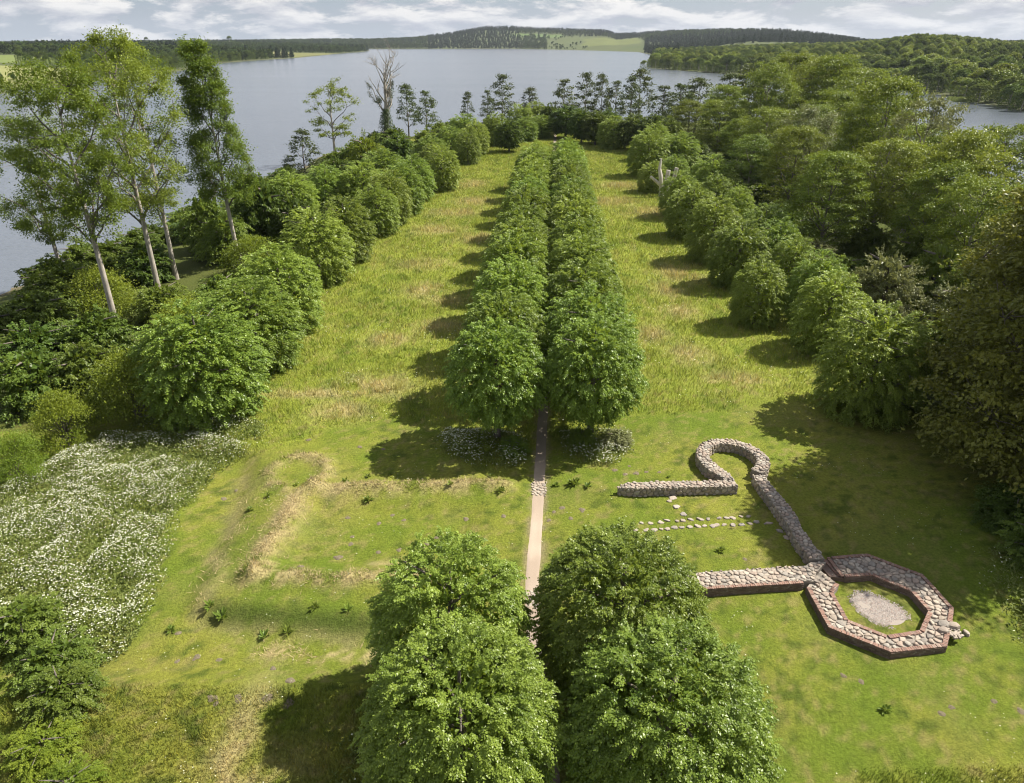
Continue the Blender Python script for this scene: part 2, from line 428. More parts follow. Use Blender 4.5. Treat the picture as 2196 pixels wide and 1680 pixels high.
def turf(x, y):
    """base colour of the ground cover and the height of its grass at a place"""
    x = np.asarray(x, float); y = np.asarray(y, float)
    big = fbm(x * 0.11, y * 0.11, 21, 4)
    mid = fbm(x * 0.45, y * 0.45, 33, 4)
    fin = fbm(x * 1.7, y * 1.7, 47, 3)
    sm = signed(x, y, MEADOW)
    mead = sstep(-0.9, 1.3, sm + (mid - 0.5) * 2.0)
    lush = np.array([0.118, 0.165, 0.019]); yell = np.array([0.230, 0.230, 0.040]); dark = np.array([0.060, 0.092, 0.014]); tan = np.array([0.260, 0.215, 0.085])
    straw = np.array([0.430, 0.345, 0.175]); olive = np.array([0.190, 0.225, 0.032])
    def L(a, b, f): return a + (b - a) * f[..., None]
    f = sstep(0.30, 0.70, big * 0.55 + mid * 0.45)
    lawn = L(np.broadcast_to(lush, x.shape + (3,)), yell, f * 0.85)
    md = L(np.broadcast_to(olive, x.shape + (3,)), np.array([0.235, 0.268, 0.042]), f)
    md = L(md, lush * 1.05, sstep(0.56, 0.70, mid) * 0.7)
    c = L(lawn, md, mead)
    c = L(c, dark, sstep(0.50, 0.72, fin * 0.6 + mid * 0.4) * (0.8 - 0.35 * mead))
    c = L(c, tan, sstep(0.55, 0.78, fbm(x * 2.3, y * 2.3, 53, 3)) * 0.55)
    c = L(c, tan, sstep(0.52, 0.70, fbm(x * 0.23, y * 0.23, 57, 4)) * 0.15)
    # straw coloured patches
    dry = np.zeros(x.shape)
    for (cx, cy_, rx, ry) in DRY_FIELD:
        q = ((x - cx) / rx) ** 2 + ((y - cy_) / ry) ** 2
        dry = np.maximum(dry, np.exp(-q * 1.6) * sstep(0.38, 0.62, mid * 0.6 + fin * 0.4 + 0.08))
    dry = dry * 0.75
    for line, wid, a in ((RIDGE_TOP, 0.75, 0.75), (RIDGE_LEFT, 0.95, 0.95), (RIDGE_BOT, 0.6, 0.85), (RIDGE_CURL, 0.6, 0.7), (SLOPE_LEFT, 0.8, 0.45)):
        dd, _ = seg_dist(x + (mid - 0.5) * 1.2, y + (fin - 0.5) * 0.8, line)
        dry = np.maximum(dry, a * np.exp(-(dd / wid) ** 2) * sstep(0.30, 0.55, fin * 0.6 + mid * 0.4))
    dd, _ = seg_dist(x, y + (mid - 0.5) * 0.9, [(-14, 29.6), (-8, 29.4), (-4, 29.7)])
    dry = np.maximum(dry, 0.8 * np.exp(-(dd / 0.55) ** 2) * sstep(0.4, 0.6, fin))
    dd, _ = seg_dist(x, y + (mid - 0.5) * 0.7, [(-9, 36.4), (-4, 36.5)])
    dry = np.maximum(dry, 0.6 * np.exp(-(dd / 0.3) ** 2))
    c = L(c, straw, np.clip(dry, 0, 1))
    # dark nettle bank below the foundation
    dd, _ = seg_dist(x, y, [(-17.5, 32.2), (-13, 31.6), (-9, 31.2), (-5.5, 31.3)])
    c = L(c, dark * 0.9, 0.85 * np.exp(-(dd / 0.8) ** 2))
    dd, _ = seg_dist(x, y, [(-19.6, 48), (-18.2, 44.5), (-17.8, 40), (-17.8, 36)])
    c = L(c, lush * 0.75, 0.6 * np.exp(-(dd / 1.0) ** 2) * sstep(0.35, 0.6, mid))
    # worn turf beside the path and along the walls, leaf litter under the woods
    dp, _ = seg_dist(x, y, PATH_FULL)
    worn = np.exp(-(np.maximum(dp - 0.45, 0) / 0.25) ** 2) * sstep(0.3, 0.6, fin)
    c = L(c, np.array([0.26, 0.205, 0.13]), worn * 0.7)
    d = signed(x, y, SHORE)
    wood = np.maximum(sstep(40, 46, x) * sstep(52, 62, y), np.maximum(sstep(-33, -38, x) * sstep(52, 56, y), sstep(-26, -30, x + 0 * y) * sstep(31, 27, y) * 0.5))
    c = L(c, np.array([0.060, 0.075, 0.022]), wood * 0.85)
    c = L(c, np.array([0.16, 0.13, 0.09]), sstep(2.5, 0.2, d))
    hgt = 0.05 + 0.33 * mead + 0.22 * (dry > 0.35) * mead
    rough_sw = sstep(27.5, 25.5, y) * sstep(-4.5, -6.5, x)
    rough_se = sstep(22.5, 21.0, y) * sstep(14, 17, x)
    hgt = hgt + 0.25 * np.maximum(rough_sw, rough_se)
    for line in (RIDGE_TOP, RIDGE_LEFT, RIDGE_BOT, RIDGE_CURL):
        dd, _ = seg_dist(x, y, line)
        hgt = hgt + 0.18 * np.exp(-(dd / 0.8) ** 2)
    return c, hgt, mead, dry, wood


def axis(lo, a, b, hi, s0, growth, smax):
    mid = list(np.arange(a, b, s0)); s = s0; up = []; v = b
    while v < hi:
        up.append(v); s = min(s * growth, smax); v += s
    up.append(hi)
    s = s0; dn = []; v = a
    while v > lo:
        s = min(s * growth, smax); v -= s
        dn.append(max(v, lo))
    return np.array(sorted(set(dn + mid + up)))


gx = axis(-130, -24, 30, 170, 0.30, 1.05, 4.0)
gy = axis(-70, 15, 56, 345, 0.30, 1.035, 4.0)
X, Y = np.meshgrid(gx, gy)
Z = land(X, Y)
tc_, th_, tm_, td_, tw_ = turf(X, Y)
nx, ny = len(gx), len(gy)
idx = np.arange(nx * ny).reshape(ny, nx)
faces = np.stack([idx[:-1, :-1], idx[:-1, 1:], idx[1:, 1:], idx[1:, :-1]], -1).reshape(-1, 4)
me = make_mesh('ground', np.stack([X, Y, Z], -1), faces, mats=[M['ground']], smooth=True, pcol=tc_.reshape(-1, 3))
tag(link('ground', me), kind='structure')

# lake: one sheet out to the far shores
me = make_mesh('lake', np.array([[-4200, -400, WATER], [4200, -400, WATER], [4200, 4300, WATER], [-4200, 4300, WATER]]), np.array([[0, 1, 2, 3]]), mats=[M['water']])
tag(link('lake', me), kind='structure')

# ------------------------------------------------------------------ far shores
SH = [(-304, 356), (-324, 446), (-342, 517), (-354, 550), (-371, 653), (-380, 811), (-385, 895), (-462, 1241), (-459, 1413), (-439, 1638), (-470, 2300), (-455, 2340), (-480, 2700),
      (-674, 3380), (-550, 3250), (0, 3290), (214, 2908), (382, 2402), (330, 1800), (186, 1060), (173, 1032), (191, 982), (228, 845), (270, 751), (294, 653), (292, 583), (290, 535), (274, 471), (262, 392), (260, 330), (300, 200)]
LAKE = [(-560, 100)] + SH + [(300, 100)]
# crest height of the ground by direction (degrees right of straight ahead)
CA = [-60, -36, -33, -30, -25, -21, -17, -14, -9.5, -7, -4.5, -2, 0, 2, 5, 6.6, 7.5, 10, 13, 16, 19, 21, 24, 27, 30, 34, 60]
CH = [5, 5, 5, 6, 8, 12, 16, 20, 22, 28, 46, 74, 76, 68, 62, 60, 42, 50, 57, 57, 48, 36, 14, 8, 8, 8, 8]


def hills(x, y):
    d = -signed(x, y, LAKE)
    a = np.degrees(np.arctan2(x, y)); r = np.hypot(x, y)
    crest = np.interp(a, CA, CH)
    far = sstep(1700, 2400, r)
    nearc = np.where(a > 0, np.interp(a, [8, 14, 20, 23, 25.5, 27, 29, 31, 35, 45], [3, 7, 8, 9, 15, 20, 18, 12, 7, 7]), np.interp(a, [-45, -30, -22, -12], [9, 9, 10, 8]))
    hh = nearc * (1 - far) + crest * far
    z = WATER + 0.8 * sstep(0, 6, d) + (hh + 2.2) * sstep(0, 1, np.clip(d, 0, None) / np.where(far > 0.5, 800, 320)) ** 0.8
    z = z + 6 * (fbm(x * 0.004, y * 0.004, 71, 3) - 0.5) * sstep(40, 300, d)
    z = np.where(d < 0, WATER - np.clip(-d * 0.15, 0, 3), z)
    return z, d, a, r


FIELDS = [  # direction, distance, half-width in degrees, half-depth in metres, colour
    (-33.0, 850, 4.0, 170, (0.19, 0.195, 0.075)), (-32.5, 1250, 3.0, 160, (0.12, 0.15, 0.045)),
    (-17.5, 1950, 5.0, 240, (0.13, 0.133, 0.053)), (-19.0, 2500, 3.0, 110, (0.105, 0.112, 0.043)), (-9.0, 3650, 2.2, 60, (0.124, 0.133, 0.056)), (-6.7, 3560, 1.6, 40, (0.124, 0.133, 0.056)),
    (1.8, 3760, 1.9, 70, (0.081, 0.118, 0.037)), (4.8, 3480, 1.5, 130, (0.074, 0.09, 0.034)), (7.2, 3280, 2.0, 230, (0.099, 0.115, 0.038)), (6.8, 2950, 1.4, 130, (0.068, 0.081, 0.031)), (9.2, 2800, 1.3, 110, (0.062, 0.081, 0.031)),
    (15.6, 3300, 3.0, 140, (0.062, 0.105, 0.037)), (19.6, 3300, 1.6, 60, (0.062, 0.093, 0.034))]


def field_mask(x, y, a, r):
    m = np.full(np.shape(x), -1); wob = (fbm(x * 0.006, y * 0.006, 91, 2) - 0.5) * 0.5
    for i, (fa, fr, wa, wr, _) in enumerate(FIELDS):
        q = np.maximum(np.abs((a - fa) / wa), np.abs((r - fr) / wr)) + wob * 0.6
        m = np.where(q < 1, i, m)
    return m


hx = axis(-3300, -620, 620, 3300, 14.0, 1.08, 40.0); hy = axis(105, 110, 900, 4400, 14.0, 1.05, 34.0)
HX, HY = np.meshgrid(hx, hy)
HZ, HD, HA, HR = hills(HX, HY)
fm = field_mask(HX, HY, HA, HR)
hc = np.broadcast_to(np.array([0.070, 0.085, 0.035]), HX.shape + (3,)).copy()
for i, f in enumerate(FIELDS): hc[fm == i] = f[4]
beach = (HD > -6) & (HD < 10)
hc[beach] = (0.075, 0.08, 0.04)
idx = np.arange(HX.size).reshape(HX.shape)
faces = np.stack([idx[:-1, :-1], idx[:-1, 1:], idx[1:, 1:], idx[1:, :-1]], -1).reshape(-1, 4)
keep = (HD.ravel()[faces] > -60).any(1)
me = make_mesh('hills', np.stack([HX, HY, HZ], -1), faces[keep], mats=[M['hills']], smooth=True, pcol=hc.reshape(-1, 3))
tag(link('hills', me), kind='structure')

# ------------------------------------------------------------------ trees: building blocks
def leaf_quads(P, D, N, L, W):
    """one folded four-cornered leaf (or small leaf spray) per row"""
    D = norm(D); S = norm(np.cross(N, D)); N = norm(np.cross(D, S))
    L = np.broadcast_to(L, (len(P),))[:, None]; W = np.broadcast_to(W, (len(P),))[:, None]
    mid = P + D * L * 0.45
    v = np.stack([P, mid + S * W * 0.5 + N * W * 0.14, P + D * L - N * L * 0.08, mid - S * W * 0.5 + N * W * 0.14], 1)
    return v.reshape(-1, 3), np.arange(len(P) * 4, dtype=np.int32).reshape(-1, 4)


def tube(pts, rad, sides=6):
    pts = np.asarray(pts, float); n = len(pts)
    tg = norm(np.gradient(pts, axis=0))
    ref = np.array([0.31, 0.95, 0.05])
    u = norm(np.cross(tg, ref)); v = np.cross(tg, u)
    th = np.arange(sides) * 2 * np.pi / sides
    rad = np.broadcast_to(rad, (n,))
    ring = pts[:, None] + rad[:, None, None] * (np.cos(th)[None, :, None] * u[:, None] + np.sin(th)[None, :, None] * v[:, None])
    V = ring.reshape(-1, 3)
    i = np.arange(n - 1)[:, None] * sides; j = np.arange(sides)[None, :]; j2 = (j + 1) % sides
    F = np.stack([i + j, i + j2, i + sides + j2, i + sides + j], -1).reshape(-1, 4)
    return V, F


def join(parts):
    V = []; F = []; o = 0
    for v, f in parts:
        V.append(v); F.append(f + o); o += len(v)
    return np.concatenate(V), np.concatenate(F)


def rand_dir(r, n):
    v = r.normal(size=(n, 3)); return norm(v)


def lime_mesh(name, seed, mat, h=10.0, rad=4.2, skirt=0.12, boughs=380, fan=15, per=12, leaf=0.13, blen=1.5, slen=0.55, bottom=0.72, inner=1500, lumps=0.16, droop=0.6, rlo=0.88, stem=0.42):
    """clipped lime: haystack crown of overlapping, drooping fans of leaf sprays on a short trunk"""
    r = np.random.default_rng(seed)
    tz = np.array([0.0, 0.10, 0.25, 0.40, 0.55, 0.70, 0.82, 0.92, 1.0])
    tr = np.array([bottom * 0.9, bottom + 0.10, 0.95, 1.0, 0.97, 0.86, 0.69, 0.47, 0.0])
    ph = r.uniform(0, 6.28, 8); amp = r.uniform(0.3, 1.0, 8)
    def radius(th, t):
        bb = np.interp(t, tz, tr)
        lump = sum(amp[k] * np.sin((k % 4 + 2) * th + ph[k] + (k * 1.7 + 2) * t * 3.0) for k in range(8)) / 8
        return bb * (1 + lumps * lump)
    z0 = skirt * h
    t = r.uniform(0, 1, boughs * 4); w = np.interp(t, tz, tr) + 0.15
    t = t[r.uniform(0, 1, len(t)) < w / w.max()][:boughs]; nb = len(t)
    th = r.uniform(0, 2 * np.pi, nb)
    rho = r.uniform(rlo, 1.05, nb)
    rr = radius(th, t) * rad * rho
    zz = z0 + t * (h - z0) * np.where(t > 0.75, 0.35 + 0.65 * rho, 1.0)
    T = np.stack([rr * np.cos(th), rr * np.sin(th), zz], -1)
    el = np.interp(t, [0, 0.3, 0.6, 0.85, 1], [-0.35, -0.05, 0.22, 0.65, 1.3]) + r.normal(0, 0.18, nb)
    tha = th + r.normal(0, 0.30, nb)
    A = np.stack([np.cos(tha) * np.cos(el), np.sin(tha) * np.cos(el), np.sin(el)], -1)
    S = norm(np.cross(A, np.array([0, 0, 1.0]) + 1e-3)); N = np.cross(S, A)
    Lb = blen * r.uniform(0.7, 1.25, nb); Wf = Lb * r.uniform(0.32, 0.50, nb)
    n = nb * fan
    u = 1 - r.uniform(0, 1, (nb, fan)) ** 1.3; v = r.uniform(-1, 1, (nb, fan)) * (1.05 - 0.75 * u)
    Z = np.array([0, 0, 1.0])
    P = T[:, None] + A[:, None] * ((u - 1) * Lb[:, None])[..., None] + S[:, None] * (v * Wf[:, None])[..., None] \
        - Z * (droop * (0.30 * u ** 2 + 0.22 * v ** 2) * Lb[:, None])[..., None] + N[:, None] * r.normal(0, 0.06, (nb, fan, 1)) * blen
    D = norm(A[:, None] * 0.8 + S[:, None] * (v * 0.9)[..., None] - Z * (droop * (0.2 + 0.6 * u))[..., None] + r.normal(0, 0.16, (nb, fan, 3)))
    P = P.reshape(n, 3); D = D.reshape(n, 3); Nn = np.repeat(N, fan, 0)
    SL = r.uniform(0.6, 1.2, n) * slen
    k = np.arange(per) / (per - 1)
    q = P[:, None] + D[:, None] * (k[None, :, None] - 0.3) * SL[:, None, None] - Z * (k ** 2)[None, :, None] * SL[:, None, None] * 0.35 * droop
    sgn = np.where(np.arange(per) % 2 == 0, 1.0, -1.0)
    Ss = norm(np.cross(D, Z))
    LD = D[:, None] * 0.55 + Ss[:, None] * sgn[None, :, None] * 0.75 + np.array([0, 0, -0.34]) + r.normal(0, 0.25, (n, per, 3))
    LN = Nn[:, None] * 0.75 + np.array([0, 0, 0.55]) + r.normal(0, 0.32, (n, per, 3))
    LL = r.uniform(0.75, 1.25, (n, per)) * leaf
    vv, f = leaf_quads(q.reshape(-1, 3), LD.reshape(-1, 3), LN.reshape(-1, 3), LL.ravel(), LL.ravel() * 0.84)
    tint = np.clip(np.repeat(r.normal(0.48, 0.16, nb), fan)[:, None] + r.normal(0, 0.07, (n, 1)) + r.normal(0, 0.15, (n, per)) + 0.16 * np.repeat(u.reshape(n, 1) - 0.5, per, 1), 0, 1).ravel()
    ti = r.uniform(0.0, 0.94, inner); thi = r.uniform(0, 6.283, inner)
    ri = radius(thi, ti) * rad * r.uniform(0.25, 0.66, inner)
    Pi = np.stack([ri * np.cos(thi), ri * np.sin(thi), z0 + ti * (h - z0) * 0.84], -1)
    vi, fi = leaf_quads(Pi, rand_dir(r, inner), rand_dir(r, inner), leaf * 2.8, leaf * 2.2)
    V, F = join([(vv, f), (vi, fi)])
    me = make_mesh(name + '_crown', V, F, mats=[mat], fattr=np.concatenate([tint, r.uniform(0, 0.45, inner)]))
    parts = [tube([(0, 0, -0.3), (0.02, 0.03, 0.4), (0.0, 0.05, h * 0.3), (0.05, 0, h * 0.6), (0, 0, h * 0.85)], np.array([1.0, 0.72, 0.62, 0.38, 0.12]) * stem, 8)]
    for bq in range(9):
        a = bq * 2.4 + r.uniform(-.4, .4); z1 = h * (0.2 + 0.06 * bq); ln = rad * 0.75 * np.interp(0.2 + 0.06 * bq, tz, tr)
        parts.append(tube([(0, 0, z1), (math.cos(a) * ln * .5, math.sin(a) * ln * .5, z1 + h * .09), (math.cos(a) * ln, math.sin(a) * ln, z1 + h * .13)], [0.11, 0.07, 0.025], 5))
    V, F = join(parts)
    return dict(h=h, r=rad, parts=[('trunk', make_mesh(name + '_trunk', V, F, mats=[M['darkbark']], smooth=True)), ('crown', me)])


def open_tree(name, seed, leafm, barkm, h=20.0, rad=5.0, crown0=0.35, prof=None, n_main=9, n_sub=70, clump=0.75, per=120, leaf=0.3,
              flat=0.6, trunk_r=0.32, lean=(0, 0), fork=0.6, droop=0.0, fill=0.0, limb_r=1.0, wig=0.04, aspect=0.5):
    """tree with visible limbs: trunk, boughs to the branch ends, leaf clumps round the ends"""
    r = np.random.default_rng(seed)
    if prof is None: prof = ([0, 0.15, 0.4, 0.7, 0.9, 1.0], [0.45, 0.8, 1.0, 0.85, 0.55, 0.15])
    def axis_pt(z):
        f = np.asarray(z) / h
        w = np.sin(f * 5 + seed) * wig * h * 0.25 * f
        return np.stack([lean[0] * h * f + w, lean[1] * h * f + 0.6 * w, np.asarray(z, float) + 0 * f], -1)
    # branch ends
    gold = 2.39996
    mains = []
    for i in range(n_main):
        f = (i + 0.6) / n_main; a = i * gold + r.uniform(-.5, .5)
        zt = crown0 + (1 - crown0) * (0.12 + 0.86 * f)
        rr = np.interp((zt - crown0) / (1 - crown0), prof[0], prof[1]) * rad * r.uniform(0.62, 0.98) * (0.35 + 0.65 * min(1, (1 - f) * 3))
        e = axis_pt(zt * h) + np.array([math.cos(a) * rr, math.sin(a) * rr, 0])
        zb = max(crown0 * h * 0.85, zt * h - rr * r.uniform(0.7, 1.2) - 0.05 * h)
        b = axis_pt(zb)
        m1 = b + (e - b) * 0.45 + np.array([0, 0, -0.06 * rr]) + r.normal(0, 0.05 * rr + .05, 3)
        mains.append((b, m1, e, rr))
    zs = np.linspace(0, 1, 12) * h * 0.96
    tp = axis_pt(zs); tp[0, 2] = -0.4
    wood_t = tube(tp, np.interp(zs / h, [0, 0.04, 0.3, crown0 + 0.1, 0.75, 1], [1.35, 1.0, 0.82, 0.66, 0.28, 0.04]) * trunk_r, 9)
    limbs = []; ends = []
    kk = np.linspace(0, 1, 6)[:, None]
    curves = []
    for b, m1, e, rr in mains:
        c = (1 - kk) ** 2 * b + 2 * kk * (1 - kk) * m1 + kk ** 2 * e
        c[1:-1] += r.normal(0, 0.03 * rr + 0.03, (4, 3))
        limbs.append(tube(c, np.linspace(0.42, 0.10, 6) * trunk_r * limb_r, 5)); curves.append(c); ends.append(e)
    for j in range(n_sub):
        # crown surface point, biased outward
        t_ = r.uniform(0, 1); a = r.uniform(0, 6.283)
        rr = np.interp(t_, prof[0], prof[1]) * rad * math.sqrt(r.uniform(0.25, 1.0))
        e = axis_pt(h * (crown0 + (1 - crown0) * t_)) + np.array([math.cos(a) * rr, math.sin(a) * rr, r.normal(0, 0.02 * h)])
        best = min(((np.linalg.norm(c[q] - e), i, q) for i, c in enumerate(curves) for q in range(1, 6) if c[q][2] < e[2] + 0.4), default=None)
        if best is None: best = (0, r.integers(len(curves)), 2)
        b = curves[best[1]][best[2]]
        m1 = (b + e) / 2 + np.array([0, 0, 0.10 * best[0]]) + r.normal(0, 0.06 * best[0] + 0.02, 3)
        c = (1 - kk[::2]) ** 2 * b + 2 * kk[::2] * (1 - kk[::2]) * m1 + kk[::2] ** 2 * e
        limbs.append(tube(c, np.linspace(0.13, 0.035, 3) * trunk_r * limb_r, 4)); ends.append(e)
    ends = np.array(ends)
    # leaves round the ends
    n = len(ends)
    cs = clump * r.uniform(0.6, 1.35, n)
    g = r.normal(0, 1, (n, per, 3)) * np.array([1, 1, flat]) * 0.6
    P = ends[:, None] + g * cs[:, None, None] + np.array([0, 0, 0.15]) * cs[:, None, None]
    P[..., 2] -= droop * np.linalg.norm(g[..., :2], axis=-1) * cs[:, None]
    P = P.reshape(-1, 3)
    if fill:
        nf = int(n * per * fill); tt = r.uniform(0, 1, nf); a = r.uniform(0, 6.283, nf)
        rr = np.interp(tt, prof[0], prof[1]) * rad * np.sqrt(r.uniform(0.0, 0.75, nf))
        Pf = axis_pt(h * (crown0 + (1 - crown0) * tt)) + np.stack([np.cos(a) * rr, np.sin(a) * rr, 0 * rr], -1)
        P = np.concatenate([P, Pf])
    m = len(P)
    ctr = axis_pt(P[:, 2])
    O = norm(P - ctr + np.array([0, 0, 0.3]))
    D = O * 0.6 + rand_dir(r, m) * 0.9 + np.array([0, 0, -0.35])
    N = O * 0.35 + np.array([0, 0, 0.75]) + r.normal(0, 0.45, (m, 3))
    LL = leaf * r.uniform(0.7, 1.3, m)
    v, f = leaf_quads(P, D, N, LL, LL * aspect)
    ct = np.repeat(r.normal(0.5, 0.17, n), per); ct = np.concatenate([ct, r.uniform(0.1, 0.6, m - len(ct))])
    tint = np.clip(ct + r.normal(0, 0.15, m), 0, 1)
    V, F = join(limbs)
    return dict(h=h, r=rad, parts=[('trunk', make_mesh(name + '_trunk', *wood_t, mats=[barkm], smooth=True)),
                                   ('limbs', make_mesh(name + '_limbs', V, F, mats=[M['darkbark']], smooth=True)),
                                   ('crown', make_mesh(name + '_crown', v, f, mats=[leafm], fattr=tint))])


def shrub_mesh(name, seed, mat, h=4.0, rad=3.0, stems=7, n_cl=60, clump=0.7, per=110, leaf=0.2, flat=0.45, layered=False):
    r = np.random.default_rng(seed)
    th = r.uniform(0, 6.283, n_cl); t_ = r.uniform(0.05, 1, n_cl) ** 0.8
    ph = r.uniform(0, 6.28, 3)
    env = np.sqrt(np.clip(1 - (t_ * 0.98) ** 2.2, 0, 1)) * (1 + 0.18 * np.sin(3 * th + ph[0] + 4 * t_) + 0.12 * np.sin(5 * th + ph[1]))
    rr = env * rad * np.sqrt(r.uniform(0.45, 1.0, n_cl))
    E = np.stack([rr * np.cos(th), rr * np.sin(th), t_ * h * 0.95], -1)
    E *= r.uniform(0.80, 1.12, (n_cl, 1))
    parts = [tube([(0, 0, -0.3), (0.05, 0, h * 0.3), (0, 0.1, h * 0.8)], [0.12, 0.09, 0.03], 5)]
    for e in E[::2]:
        b = np.array([e[0] * 0.05, e[1] * 0.05, max(0.1, e[2] * 0.35)])
        parts.append(tube([b, (b + e) / 2 + np.array([0, 0, 0.05 * h]), e], [0.05, 0.03, 0.012], 4))
    cs = clump * r.uniform(0.6, 1.4, n_cl)
    fl = 0.14 if layered else flat
    g = r.normal(0, 1, (n_cl, per, 3)) * np.array([1, 1, fl]) * 0.6
    O0 = norm(E * np.array([1, 1, 0]) + 1e-3)
    if layered:
        dist = (g * O0[:, None]).sum(-1)
        g[..., 2] -= 0.28 * dist + 0.1 * np.abs(g[..., 0])
    P = (E[:, None] + g * cs[:, None, None]).reshape(-1, 3)
    P[:, 2] = np.maximum(P[:, 2], 0.05)
    m = len(P)
    O = norm(P - np.array([0, 0, h * 0.35]))
    D = O * 0.7 + rand_dir(r, m) * 0.8 + np.array([0, 0, -0.3])
    N = (O * 0.3 + np.array([0, 0, 0.9]) + r.normal(0, 0.3 if layered else 0.45, (m, 3)))
    LL = leaf * r.uniform(0.7, 1.3, m)
    v, f = leaf_quads(P, D, N, LL, LL * 0.6)
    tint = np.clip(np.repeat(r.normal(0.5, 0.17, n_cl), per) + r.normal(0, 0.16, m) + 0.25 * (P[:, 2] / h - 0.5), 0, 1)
    V, F = join(parts)
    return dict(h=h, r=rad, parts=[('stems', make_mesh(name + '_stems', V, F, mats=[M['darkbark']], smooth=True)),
                                   ('foliage', make_mesh(name + '_foliage', v, f, mats=[mat], fattr=tint))])


def bare_tree(name, seed, mat, h, n_main, rad, crown0, trunk_r, levels=2, ivy=None):
    r = np.random.default_rng(seed)
    limbs = []; tips = []
    zs = np.linspace(0, 1, 9)
    tp = np.stack([np.sin(zs * 4 + seed) * 0.02 * h * zs, np.cos(zs * 3) * 0.015 * h * zs, zs * h * 0.8], -1); tp[0, 2] = -0.4
    trunk = tube(tp, np.interp(zs, [0, 0.3, 0.7, 1], [1.2, 0.85, 0.5, 0.12]) * trunk_r, 8)
    def grow(b, d, ln, rad_, lev):
        k = 6; p = [b]; dd = d
        for i in range(k):
            dd = norm(dd + r.normal(0, 0.16, 3) + np.array([0, 0, 0.10])); p.append(p[-1] + dd * ln / k)
        limbs.append(tube(np.array(p), np.linspace(rad_, rad_ * 0.22, k + 1), 5)); tips.append(p)
        if lev > 0:
            for q in range(r.integers(3, 6)):
                i = r.integers(2, k + 1); s = norm(dd + rand_dir(r, 1)[0] * 0.95)
                grow(p[i], s, ln * r.uniform(0.35, 0.6), rad_ * 0.42, lev - 1)
    for i in range(n_main):
        f = (i + 0.5) / n_main; z = h * (crown0 + (0.78 - crown0) * f); a = i * 2.4 + r.uniform(-.4, .4)
        el = r.uniform(0.35, 0.9) + 0.5 * f
        b = np.array([np.interp(z / h / .8, zs, tp[:, 0]), np.interp(z / h / .8, zs, tp[:, 1]), z])
        grow(b, np.array([math.cos(a) * math.cos(el), math.sin(a) * math.cos(el), math.sin(el)]), rad * r.uniform(0.7, 1.1), trunk_r * 0.42 * (1 - 0.5 * f), levels)
    V, F = join(limbs)
    parts = [('trunk', make_mesh(name + '_trunk', *trunk, mats=[mat], smooth=True)), ('branches', make_mesh(name + '_branches', V, F, mats=[mat], smooth=True))]
    if ivy:
        z1, n, rr = ivy
        z = r.uniform(0.02, z1, n) * h; a = r.uniform(0, 6.283, n); w = rr * np.sqrt(np.clip(1.05 - (z / (z1 * h)) ** 1.5, 0.1, 1)) * r.uniform(0.3, 1, n)
        P = np.stack([np.cos(a) * w, np.sin(a) * w, z], -1) + r.normal(0, 0.2, (n, 3))
        if levels > 1:
            tpts = np.concatenate([np.array(p)[:4] for p in tips[:40]])
            P = np.concatenate([P, tpts[r.integers(0, len(tpts), n // 3)] + r.normal(0, 0.35, (n // 3, 3))])
        m = len(P)
        O = norm(P * np.array([1, 1, 0]) + 1e-3)
        v, f = leaf_quads(P, O * .5 + rand_dir(r, m) * .6 + np.array([0, 0, -.6]), O + rand_dir(r, m) * .5 + np.array([0, 0, .4]), 0.32 * r.uniform(.7, 1.3, m), 0.26)
        parts.append(('ivy', make_mesh(name + '_ivy', v, f, mats=[M['ivy']], fattr=r.uniform(0, 1, m))))
    return dict(h=h, r=rad, parts=parts)


def place(name, sp, x, y, h, r, label, cat='tree', group=None, rz=None, dz=0.0, lean=(0, 0)):
    rz = random.uniform(0, 6.283) if rz is None else rz
    z = float(land(np.array([x]), np.array([y]))[0]) + dz
    o = empty(name, (x, y, z), rz, (r / sp['r'], r / sp['r'], h / sp['h']))
    if lean != (0, 0): o.rotation_euler = (lean[1], lean[0], rz)
    for pn, me in sp['parts']: link(pn, me, parent=o)
    tag(o, label, cat, group)
    return o


# ------------------------------------------------------------------ clipped limes
NEARL = [lime_mesh('near_lime', 11 + i, M['lime'], boughs=900, fan=8, per=11, leaf=0.12, blen=0.85, slen=0.5, inner=2200) for i in range(2)]
MIDL = [lime_mesh('mid_lime', 21 + i, M['lime'], boughs=640, fan=5, per=10, leaf=0.165, slen=0.62, blen=0.85, bottom=0.80, skirt=0.02, inner=1600, lumps=0.14) for i in range(3)]
AVEL = [lime_mesh('avenue_lime', 31 + i, M['lime'], boughs=640, fan=5, per=10, leaf=0.165, slen=0.62, blen=0.85, bottom=0.42, skirt=0.17, inner=1600, lumps=0.20) for i in range(3)]
DARKL = [lime_mesh('round_lime', 41 + i, M['limedark'], boughs=260, fan=5, per=8, leaf=0.30, slen=0.8, blen=1.2, bottom=0.6, skirt=0.15, inner=700) for i in range(2)]

LEFT_ROW = [(-26.9, 56.8, 10.7, 5.3), (-26.3, 67.4, 9.6, 5.0), (-26.2, 77.6, 10.4, 4.6), (-26.6, 95.8, 10.5, 4.9), (-24.9, 106.4, 10.0, 4.3), (-23.0, 122.7, 8.9, 3.8), (-22.2, 130.7, 10, 4.1), (-20.8, 138.7, 10, 4.0), (-20.5, 151.4, 9.6, 4.6), (-15.4, 162.8, 10.1, 4.0), (-18.0, 172.1, 9.5, 3.9), (-20.3, 186.3, 9.5, 4.6), (-11.9, 200.2, 9.5, 3.6), (-17.0, 207.5, 9.5, 4.4), (-10.6, 217.7, 10, 4.0), (-14.9, 237.6, 10, 5.2)]
LEFT_BACK = [(-28.6, 141.0, 9.8, 4.9), (-35.5, 140.2, 9.5, 4.2), (-39.6, 131.3, 9.5, 4.6), (-43.6, 125.7, 9, 3.6), (-27.5, 157.3, 10, 5.2)]
